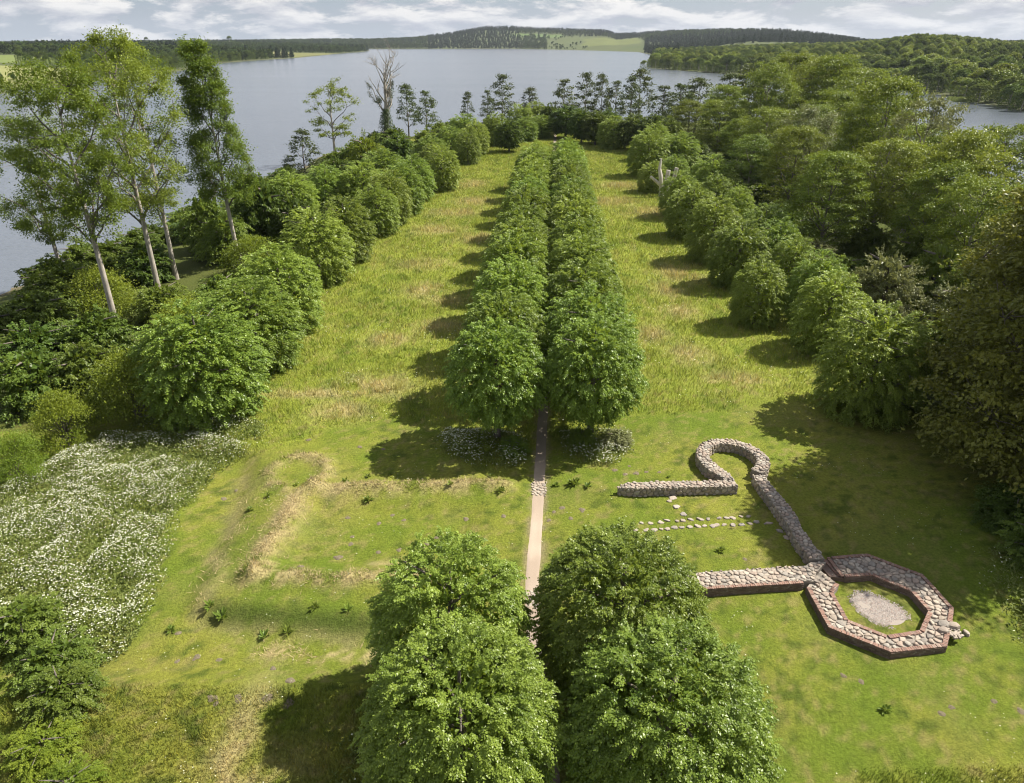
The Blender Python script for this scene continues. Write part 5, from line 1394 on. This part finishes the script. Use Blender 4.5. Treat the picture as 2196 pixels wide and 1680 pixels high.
rgx = np.random.default_rng(500)
HARD = [A_out, [tuple(p) for p in B_out], [tuple(p) for p in C_out], [tuple(p) for p in D_out], OCT_OUT]
def soft(x, y):
    m = np.ones(x.shape, bool)
    for h in HARD: m &= ~inside(x, y, [tuple(p) for p in h]) | inside(x, y, OCT_IN) & ~inside(x, y, gp)
    dp, _ = seg_dist(x, y, PATH_FULL)
    return m & (dp > 0.5 + rgx.uniform(-.12, .1, x.shape))
VV = []; FF = []; CC = []; off_ = 0
for n, kind_ in ((520000, 'log'), (360000, 'even')):
    y = 13 * (290 / 13) ** rgx.uniform(0, 1, n) if kind_ == 'log' else rgx.uniform(13, 290, n)
    x = rgx.uniform(-1, 1, n) * np.minimum(0.66 * y + 13, 48)
    kk = soft(x, y); x, y = x[kk], y[kk]
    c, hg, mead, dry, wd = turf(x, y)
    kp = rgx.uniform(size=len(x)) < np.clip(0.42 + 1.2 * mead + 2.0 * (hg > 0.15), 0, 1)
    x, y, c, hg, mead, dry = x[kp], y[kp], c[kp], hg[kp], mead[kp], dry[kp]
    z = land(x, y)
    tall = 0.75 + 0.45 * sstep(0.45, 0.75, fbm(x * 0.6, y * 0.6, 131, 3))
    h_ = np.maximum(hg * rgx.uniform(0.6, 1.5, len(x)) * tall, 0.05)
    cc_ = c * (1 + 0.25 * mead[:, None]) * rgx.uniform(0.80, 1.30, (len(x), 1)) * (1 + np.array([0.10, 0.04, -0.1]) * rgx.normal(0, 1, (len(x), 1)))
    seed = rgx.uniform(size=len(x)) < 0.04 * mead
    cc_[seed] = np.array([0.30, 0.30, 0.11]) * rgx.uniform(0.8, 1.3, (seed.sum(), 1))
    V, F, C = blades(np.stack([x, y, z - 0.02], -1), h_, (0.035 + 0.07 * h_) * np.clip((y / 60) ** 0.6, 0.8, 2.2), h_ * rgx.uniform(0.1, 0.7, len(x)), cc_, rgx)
    VV.append(V); FF.append(F + off_); CC.append(C); off_ += len(V)
# ragged straw on the ridges of the grassed foundation
for line, wid, dens in ((RIDGE_TOP, 0.45, 90), (RIDGE_LEFT, 0.7, 150), (RIDGE_BOT, 0.45, 90), (RIDGE_CURL, 0.45, 70), ([(-14, 29.6), (-8, 29.4), (-5, 29.7)], 0.4, 60), ([(-18.6, 44), (-18.5, 38), (-18.9, 33)], 0.7, 30)):
    L = smooth_line(line, 0.2); n = int(len(L) * 0.2 * dens)
    q = L[rgx.integers(0, len(L), n)] + rgx.normal(0, wid, (n, 2)); q = q[fbm(q[:, 0] * 1.1, q[:, 1] * 1.1, 141, 2) > 0.42]
    n = len(q); P = np.c_[q, land(q[:, 0], q[:, 1]) - 0.01]
    hh_ = rgx.uniform(0.06, 0.24, n)
    V, F, C = blades(P, hh_, np.full(n, 0.05), rgx.uniform(0.1, 0.45, n), np.array([0.42, 0.335, 0.175]) * rgx.uniform(0.7, 1.25, (n, 1)), rgx)
    VV.append(V); FF.append(F + off_); CC.append(C); off_ += len(V)
g = link('grass', make_mesh('grass', np.concatenate(VV), np.concatenate(FF), mats=[M['grass']], pcol=np.concatenate(CC)))
tag(g, 'meadow and lawn grass covering the open ground', 'grass', kind='stuff')

# cow parsley: white umbels over feathery green
rf = np.random.default_rng(510)
def parsley(poly, dens, hmean, white, extra=None):
    xs = [p[0] for p in poly]; ys = [p[1] for p in poly]; A = (max(xs) - min(xs)) * (max(ys) - min(ys)); n = int(A * dens)
    x = rf.uniform(min(xs), max(xs), n); y = rf.uniform(min(ys), max(ys), n)
    sd = signed(x, y, poly); m = sd > -0.9 * rf.uniform(0, 1, n) ** 2 + (fbm(x * 0.5, y * 0.5, 151, 3) - 0.5) * 1.6
    x, y, sd = x[m], y[m], sd[m]
    dens_n = fbm(x * 0.55, y * 0.55, 161, 4)
    hh = hmean * (0.15 + 1.7 * dens_n ** 1.3) * sstep(-1.0, 1.0, sd) + 0.15
    z = land(x, y)
    return x, y, z, hh, dens_n
VV = []; FF = []; CC = []; off_ = 0
def put(V, F, C):
    global off_
    VV.append(V); FF.append(F + off_); CC.append(C); off_ += len(V)
FOOT1 = [(-5.6, 53.5), (-6.2, 51.4), (-4.4, 49.0), (-2.6, 48.0), (-0.6, 47.4), (0.8, 48.4), (1.2, 50.2), (0.2, 52), (-2, 52.5)]
FOOT2 = [(4.0, 52.5), (4.0, 49.8), (4.9, 48.2), (6.6, 47.8), (8.2, 48.6), (9.6, 50.2), (10.0, 52.4), (8, 53)]
EDGE1 = [(-33, 57.5), (-33, 54), (-27, 53.0), (-22.5, 51.8), (-20.5, 52.4), (-21.5, 54), (-24, 55), (-27, 56)]
EDGE2 = [(31.5, 37.5), (29.5, 34.5), (29.0, 30), (28.0, 24), (27.5, 17), (32, 17), (35, 30), (36, 37)]
LOWER = [(-7.5, 23.5), (-8.2, 20), (-8.5, 16.5), (-4.5, 16.5), (-4.5, 23)]
for poly, dg, df, hm, far in ((PARSLEY, 150, 60, 0.85, 0.8), (EDGE1, 80, 22, 0.8, 0.8), (FOOT1, 90, 55, 0.8, 1), (FOOT2, 90, 50, 0.85, 1), (EDGE2, 45, 4, 0.7, 1), (LOWER, 35, 4, 0.5, 1)):
    x, y, z, hh, dn = parsley(poly, dg, hm, 1)
    n = len(x)
    base = np.array([0.105, 0.145, 0.030]) + (np.array([0.21, 0.24, 0.065]) - np.array([0.105, 0.145, 0.030])) * rf.uniform(0, 1, (n, 1))
    D = rand_dir(rf, n) * 0.8 + np.array([0, 0, 0.45]); P = np.stack([x, y, z + hh * rf.uniform(0.05, 0.85, n)], -1)
    v, f = leaf_quads(P, D, rand_dir(rf, n) * 0.5 + np.array([0, 0, 0.8]), rf.uniform(0.14, 0.34, n), rf.uniform(0.05, 0.12, n))
    put(v, np.concatenate([f[:, [0, 1, 2]], f[:, [0, 2, 3]]]), np.repeat(base, 4, 0))
    x, y, z, hh, dn = parsley(poly, df, hm, 1)
    k = rf.uniform(size=len(x)) < sstep(0.25, 0.62, dn)
    x, y, z, hh = x[k], y[k], z[k], hh[k]; n = len(x)
    s = rf.uniform(0.025, 0.062, n) * far
    a = rf.uniform(0, 6.283, n)[:, None] + np.arange(5) * 1.2566
    P = np.stack([x, y, z + hh * rf.uniform(0.88, 1.12, n)], -1)
    ring_ = np.stack([np.cos(a) * s[:, None], np.sin(a) * s[:, None], rf.normal(0, 0.3, (n, 5)) * s[:, None]], -1) + P[:, None]
    V = np.concatenate([P[:, None] + np.array([0, 0, 0.012]), ring_], 1).reshape(-1, 3)
    F = (np.arange(n)[:, None, None] * 6 + np.array([(0, 1, 2), (0, 2, 3), (0, 3, 4), (0, 4, 5), (0, 5, 1)])[None]).reshape(-1, 3)
    w = np.array([0.66, 0.67, 0.52]) * rf.uniform(0.75, 1.08, (n, 1))
    put(V, F, np.repeat(w, 6, 0))
# scattered single flowers in the meadow
x = rf.uniform(-30, 34, 9000); y = rf.uniform(15, 150, 9000)
m = (fbm(x * 0.25, y * 0.25, 171, 3) > 0.58) & soft(x, y) & view_density(x, y); x, y = x[m], y[m]
c, hg, mead, dry, wd = turf(x, y); n = len(x); s = rf.uniform(0.025, 0.05, n) * (1 + 0.6 * mead)
P = np.stack([x, y, land(x, y) + hg * 1.1 + 0.03], -1); a = rf.uniform(0, 6.283, n)[:, None] + np.arange(3) * 2.094
V = (P[:, None] + np.stack([np.cos(a) * s[:, None], np.sin(a) * s[:, None], 0 * a], -1)).reshape(-1, 3)
put(V, np.arange(n * 3).reshape(-1, 3), np.repeat(np.array([0.66, 0.66, 0.50]) * rf.uniform(.8, 1.1, (n, 1)), 3, 0))
g = link('cow_parsley', make_mesh('cow_parsley', np.concatenate(VV), np.concatenate(FF), mats=[M['flower']], pcol=np.concatenate(CC)))
tag(g, 'white flowering cow parsley over feathery green at the left edge and under the avenue', 'flowers', kind='stuff')

# ------------------------------------------------------------------ far woods
def crown_mesh(name, seed, mat, h, rad, n, leaf, cone=False):
    r = np.random.default_rng(seed)
    if cone:
        t_ = r.uniform(0, 1, n) ** 1.3; rr = (1 - t_) * rad * r.uniform(0.6, 1.05, n) + 0.2
        th = r.uniform(0, 6.283, n); P = np.stack([rr * np.cos(th), rr * np.sin(th), h * (0.08 + 0.92 * t_)], -1)
    else:
        k = 11; cdir = rand_dir(r, k); cdir[:, 2] = np.abs(cdir[:, 2]) * 0.9 - 0.15
        cc_ = cdir * np.array([rad * 0.62, rad * 0.62, h * 0.28]) + np.array([0, 0, h * 0.62])
        ci = r.integers(0, k, n); d = rand_dir(r, n); d[:, 2] = np.where(d[:, 2] < -0.3, -d[:, 2], d[:, 2])
        P = cc_[ci] + d * np.array([rad * 0.42, rad * 0.42, h * 0.17]) * r.uniform(0.8, 1.1, (n, 1))
        low = r.uniform(size=n) < 0.2; th = r.uniform(0, 6.28, n)
        P[low] = np.stack([np.cos(th) * rad * 0.9, np.sin(th) * rad * 0.9, h * r.uniform(0.08, 0.6, n)], -1)[low]
    O = norm(P - np.array([0, 0, h * 0.5]))
    v, f = leaf_quads(P, rand_dir(r, n) + np.array([0, 0, -.2]), O * 0.6 + np.array([0, 0, 0.5]) + r.normal(0, 0.4, (n, 3)), leaf * r.uniform(0.7, 1.3, n), leaf * 0.75)
    return make_mesh(name, v, f, mats=[mat], fattr=r.uniform(0, 1, n))
FT = [crown_mesh('far_crown', 601 + i, M['wood'], 18, 5.5, 2400, 0.85) for i in range(3)]
FTl = [crown_mesh('far_crown', 611 + i, M['broad'], 18, 5.5, 2400, 0.85) for i in range(2)]
vt, ft = tube([(0, 0, -1), (0, 0, 6), (0.2, 0, 12)], [0.4, 0.3, 0.15], 6)
FTK = make_mesh('far_trunk', vt, ft, mats=[M['bark']])
LOW = [crown_mesh('low_crown', 621 + i, M['farshade'], 16, 6.5, 190, 3.0) for i in range(2)] + [crown_mesh('low_conifer', 631 + i, M['conifer'], 19, 4.2, 150, 2.8, True) for i in range(2)]

ph = np.random.default_rng(640)
def poisson(n, x0, x1, y0, y1, dmin, accept):
    x = ph.uniform(x0, x1, n); y = ph.uniform(y0, y1, n); ok = accept(x, y); x, y = x[ok], y[ok]
    g = {}; out = []
    for i in range(len(x)):
        k = (int(x[i] // dmin), int(y[i] // dmin)); hit = False
        for a in (-1, 0, 1):
            for b in (-1, 0, 1):
                for j in g.get((k[0] + a, k[1] + b), ()):
                    if (x[j] - x[i]) ** 2 + (y[j] - y[i]) ** 2 < dmin * dmin: hit = True; break
                if hit: break
            if hit: break
        if not hit: g.setdefault(k, []).append(i); out.append(i)
    return x[out], y[out]
# headland on the right: individual crowns nearest the water, the rest one mass
x, y = poisson(26000, 150, 1050, 200, 1750, 11.0, lambda x, y: (signed(x, y, LAKE) < 1) & (np.degrees(np.arctan2(x, y)) < 41) & (np.hypot(x, y) < 1800))
z, d, a, r_ = hills(x, y)
order = np.argsort(d + 0.16 * r_)
rest_pts = []
NF = 290
for q, i in enumerate(order):
    if q < NF:
        h = ph.uniform(12, 19) * (0.72 if d[i] < 8 else 1); rr = h * ph.uniform(0.38, 0.56)
        o = empty('broadleaf_tree', (x[i], y[i], z[i] - 0.5), ph.uniform(0, 6.28), (rr / 5.5, rr / 5.5, h / 18))
        link('crown', (FT + FTl)[ph.integers(0, 5)], parent=o); link('trunk', FTK, parent=o)
        tag(o, 'broadleaf tree at the water edge of the wooded headland on the right', 'tree', 'trees along the wooded right headland')
    else: rest_pts.append((x[i], y[i], z[i], ph.uniform(0.75, 1.05)))


def mass(name, pts, meshes, label, rotate=True):
    """one object: an instance of one of the meshes on every point (random turn, own size)"""
    pts = np.array(pts); pt = bpy.data.meshes.new(name); pt.vertices.add(len(pts)); pt.vertices.foreach_set('co', np.ascontiguousarray(pts[:, :3], np.float32).ravel())
    a = pt.attributes.new('size', 'FLOAT', 'POINT'); a.data.foreach_set('value', pts[:, 3].astype(np.float32))
    ob = link(name, pt); tag(ob, label, 'wood', kind='stuff')
    ng = bpy.data.node_groups.new(name, 'GeometryNodeTree')
    ng.interface.new_socket('Geometry', in_out='INPUT', socket_type='NodeSocketGeometry'); ng.interface.new_socket('Geometry', in_out='OUTPUT', socket_type='NodeSocketGeometry')
    g = NT(ng); gi = g.n('NodeGroupInput'); go = g.n('NodeGroupOutput')
    jn = g.n('GeometryNodeJoinGeometry')
    src = []
    for k, me_ in enumerate(meshes):
        so = bpy.data.objects.new(name + '_crown', me_)
        oi = g.n('GeometryNodeObjectInfo', transform_space='ORIGINAL', ins={'Object': so, 'As Instance': True})
        src.append(oi)
    for oi in reversed(src): ng.links.new(oi.outputs['Geometry'], jn.inputs[0])
    rv = g.n('FunctionNodeRandomValue', data_type='FLOAT_VECTOR', ins={0: (0, 0, 0), 1: (0, 0, 6.283)})
    ri = g.n('FunctionNodeRandomValue', data_type='INT', ins={'Min': 0, 'Max': len(meshes) - 1, 'Seed': 3})
    sz = g.n('GeometryNodeInputNamedAttribute', data_type='FLOAT', ins={'Name': 'size'})
    iop = g.n('GeometryNodeInstanceOnPoints', ins={'Points': gi.outputs[0], 'Instance': jn.outputs[0], 'Pick Instance': True, 'Instance Index': ri.outputs[2], 'Rotation': rv.outputs[0], 'Scale': sz.outputs[0]})
    ng.links.new(iop.outputs[0], go.inputs[0])
    md = ob.modifiers.new('scatter', 'NODES'); md.node_group = ng
    return ob
mass('headland_wood', rest_pts, FT[:2] + FTl[:1], 'dense wood covering the headland right of the lake')
# left shore: hedge of trees by the water and the wood above the fields
x, y = poisson(9000, -900, -280, 330, 1500, 10.0, lambda x, y: (signed(x, y, LAKE) < -3) & (field_mask(x, y, np.degrees(np.arctan2(x, y)), np.hypot(x, y)) < 0)
               & ((signed(x, y, LAKE) > -75) | ((np.hypot(x, y) > 1000) & (np.degrees(np.arctan2(x, y)) > -32))))
z, d, a, r_ = hills(x, y)
order = np.argsort(r_)[:900]
pts = []
for q, i in enumerate(order):
    if q < 60:
        h = ph.uniform(9, 14); o = empty('broadleaf_tree', (x[i], y[i], z[i] - 0.5), ph.uniform(0, 6.28), (h / 18, h / 18, h / 18))
        link('crown', FT[ph.integers(0, 3)], parent=o); link('trunk', FTK, parent=o)
        tag(o, 'broadleaf tree of the belt on the far left shore behind the ashes', 'tree', 'trees along the far left shore')
    else: pts.append((x[i], y[i], z[i], ph.uniform(0.55, 0.85)))
mass('left_shore_wood', pts, FT[:2], 'belt of wood on the far left shore')
# woods of the far hills
def far_ok(x, y):
    z, d, a, r_ = hills(x, y)
    m = (d > 6) & (r_ > 1350) & (np.abs(a) < 40) & (field_mask(x, y, a, r_) < 0)
    return m & ~((a > 12) & (r_ < 2000))
x, y = poisson(90000, -2600, 2500, 1200, 4300, 13.0, far_ok)
z, d, a, r_ = hills(x, y)
con = (fbm(x * 0.0022, y * 0.0022, 181, 3) > 0.52) | ((a > -6) & (a < 0.5))
bushy = (a > 2.5) & (a < 9.5) & (d < 500)
k1 = ~con & ~(bushy & (ph.uniform(size=len(x)) < 0.72))
P_ = np.stack([x, y, z - 0.5, ph.uniform(0.6, 1.15, len(x))], 1)
if bushy.any(): P_[bushy, 3] *= 0.6
mass('far_broadleaf_wood', P_[k1], LOW[:2], 'dark broadleaf woods on the hills across the lake')
mass('far_conifer_wood', P_[con & ~bushy], LOW[2:], 'dark conifer plantations on the hills across the lake')
for lx, ly, s, lab in ((-1010, 2850, 1.1, 'lone round tree on the skyline of the far left hill'), (-1330, 2900, 0.9, 'smaller lone tree on the skyline left of the lone round tree')):
    zz = float(hills(np.array([lx * 1.0]), np.array([ly * 1.0]))[0][0])
    o = empty('broadleaf_tree', (lx, ly, zz + 12), 0.4, (1.5 * s, 1.5 * s, 1.2 * s)); link('crown', FT[0], parent=o); link('trunk', FTK, parent=o); tag(o, lab, 'tree')

# reed beds
def reeds(poly, n, name, label):
    xs = [p[0] for p in poly]; ys = [p[1] for p in poly]; r = np.random.default_rng(n)
    x = r.uniform(min(xs), max(xs), n); y = r.uniform(min(ys), max(ys), n); m = inside(x, y, poly); x, y = x[m], y[m]; n = len(x)
    V, F, C = blades(np.stack([x, y, np.full(n, WATER - 0.2)], -1), r.uniform(1.6, 2.6, n), np.full(n, 0.55), r.uniform(0.1, 0.6, n), np.array([0.20, 0.24, 0.065]) * r.uniform(0.75, 1.25, (n, 1)), r)
    o = link(name, make_mesh(name, V, F, mats=[M['grass']], pcol=C)); tag(o, label, 'reeds', kind='stuff')
reeds([(192, 975), (262, 790), (266, 700), (284, 690), (275, 765), (236, 850), (205, 985)], 16000, 'reed_bed', 'pale green reed bed along the right headland shore')
reeds([(262, 455), (274, 452), (282, 470), (270, 480)], 2500, 'reed_tuft', 'small bright reed tuft in the inlet below the right headland')

# farm on the far right ridge
def farm(px0, py0):
    z0 = float(hills(np.array([px0]), np.array([py0]))[0][0])
    o = empty('farmhouse', (px0, py0, z0 + 9), -0.25); tag(o, 'white farmhouse with grey roof on the far right ridge', 'farmhouse')
    def box(nm, x0, x1, y0, y1, z0_, z1, mat, col):
        V = np.array([(a, b, c) for c in (z0_, z1) for a, b in ((x0, y0), (x1, y0), (x1, y1), (x0, y1))])
        F = np.array([(0, 1, 5, 4), (1, 2, 6, 5), (2, 3, 7, 6), (3, 0, 4, 7), (4, 5, 6, 7)])
        link(nm, make_mesh(nm, V, F, mats=[mat], pcol=np.broadcast_to(np.array(col), (8, 3))), parent=o)
    def roof(nm, x0, x1, y0, y1, z, zr, col):
        ym = (y0 + y1) / 2
        V = np.array([(x0 - .5, y0 - .6, z), (x1 + .5, y0 - .6, z), (x1 + .5, y1 + .6, z), (x0 - .5, y1 + .6, z), (x0 - .5, ym, zr), (x1 + .5, ym, zr)])
        link(nm, make_mesh(nm, V, [np.array([(0, 1, 5, 4), (2, 3, 4, 5)]), np.array([(1, 2, 5), (3, 0, 4)])], mats=[M['white']], pcol=np.broadcast_to(np.array(col), (6, 3))), parent=o)
    box('wall', 0, 26, 0, 11, -9, 5, M['white'], (0.75, 0.74, 0.70)); roof('roof', 0, 26, 0, 11, 5.02, 10, (0.45, 0.44, 0.43))
    box('barn_wall', -16, -4, 2, 12, -9, 3.5, M['white'], (0.72, 0.70, 0.66)); roof('barn_roof', -16, -4, 2, 12, 3.52, 7, (0.30, 0.26, 0.24))
    for i in range(6): box('window', 2 + i * 4, 3.3 + i * 4, -0.06, 0.0, 1.5, 3.2, M['white'], (0.06, 0.07, 0.08))
farm(1240.0, 3420.0)

# white swan on the lake
sw = empty('swan', (258.0, 660.0, WATER)); sw.rotation_euler.z = 0.6; tag(sw, 'tiny white bird floating on the lake before the reed bed', 'bird')
v, f = tube([(-0.9, 0, 0.25), (-0.5, 0, 0.28), (0, 0, 0.22), (0.45, 0, 0.2), (0.7, 0, 0.2)], [0.05, 0.30, 0.42, 0.30, 0.08], 10)
link('body', make_mesh('swan_body', v, f, mats=[M['white']], smooth=True, pcol=np.broadcast_to(np.array([0.8, 0.8, 0.78]), (len(v), 3))), parent=sw)
v, f = tube([(0.5, 0, 0.3), (0.72, 0, 0.6), (0.62, 0, 0.95), (0.75, 0, 1.15), (0.98, 0, 1.08)], [0.14, 0.08, 0.07, 0.09, 0.03], 8)
link('neck', make_mesh('swan_neck', v, f, mats=[M['white']], smooth=True, pcol=np.broadcast_to(np.array([0.8, 0.8, 0.78]), (len(v), 3))), parent=sw)

# ------------------------------------------------------------------ air over the lake: one closed box of thin haze
m, t = new_mat('thin_haze')
pv = t.n('ShaderNodeVolumePrincipled', ins={'Color': (0.80, 0.88, 1.0, 1), 'Density': 0.000035, 'Anisotropy': 0.2})
t.n('ShaderNodeOutputMaterial', ins={'Volume': pv.outputs[0]})
V = np.array([(x, y, z) for z in (-8.0, 130.0) for x, y in ((-4600, -600), (4600, -600), (4600, 4700), (-4600, 4700))])
F = np.array([(0, 3, 2, 1), (4, 5, 6, 7), (0, 1, 5, 4), (1, 2, 6, 5), (2, 3, 7, 6), (3, 0, 4, 7)])
tag(link('haze', make_mesh('haze', V, F, mats=[m])), kind='stuff')
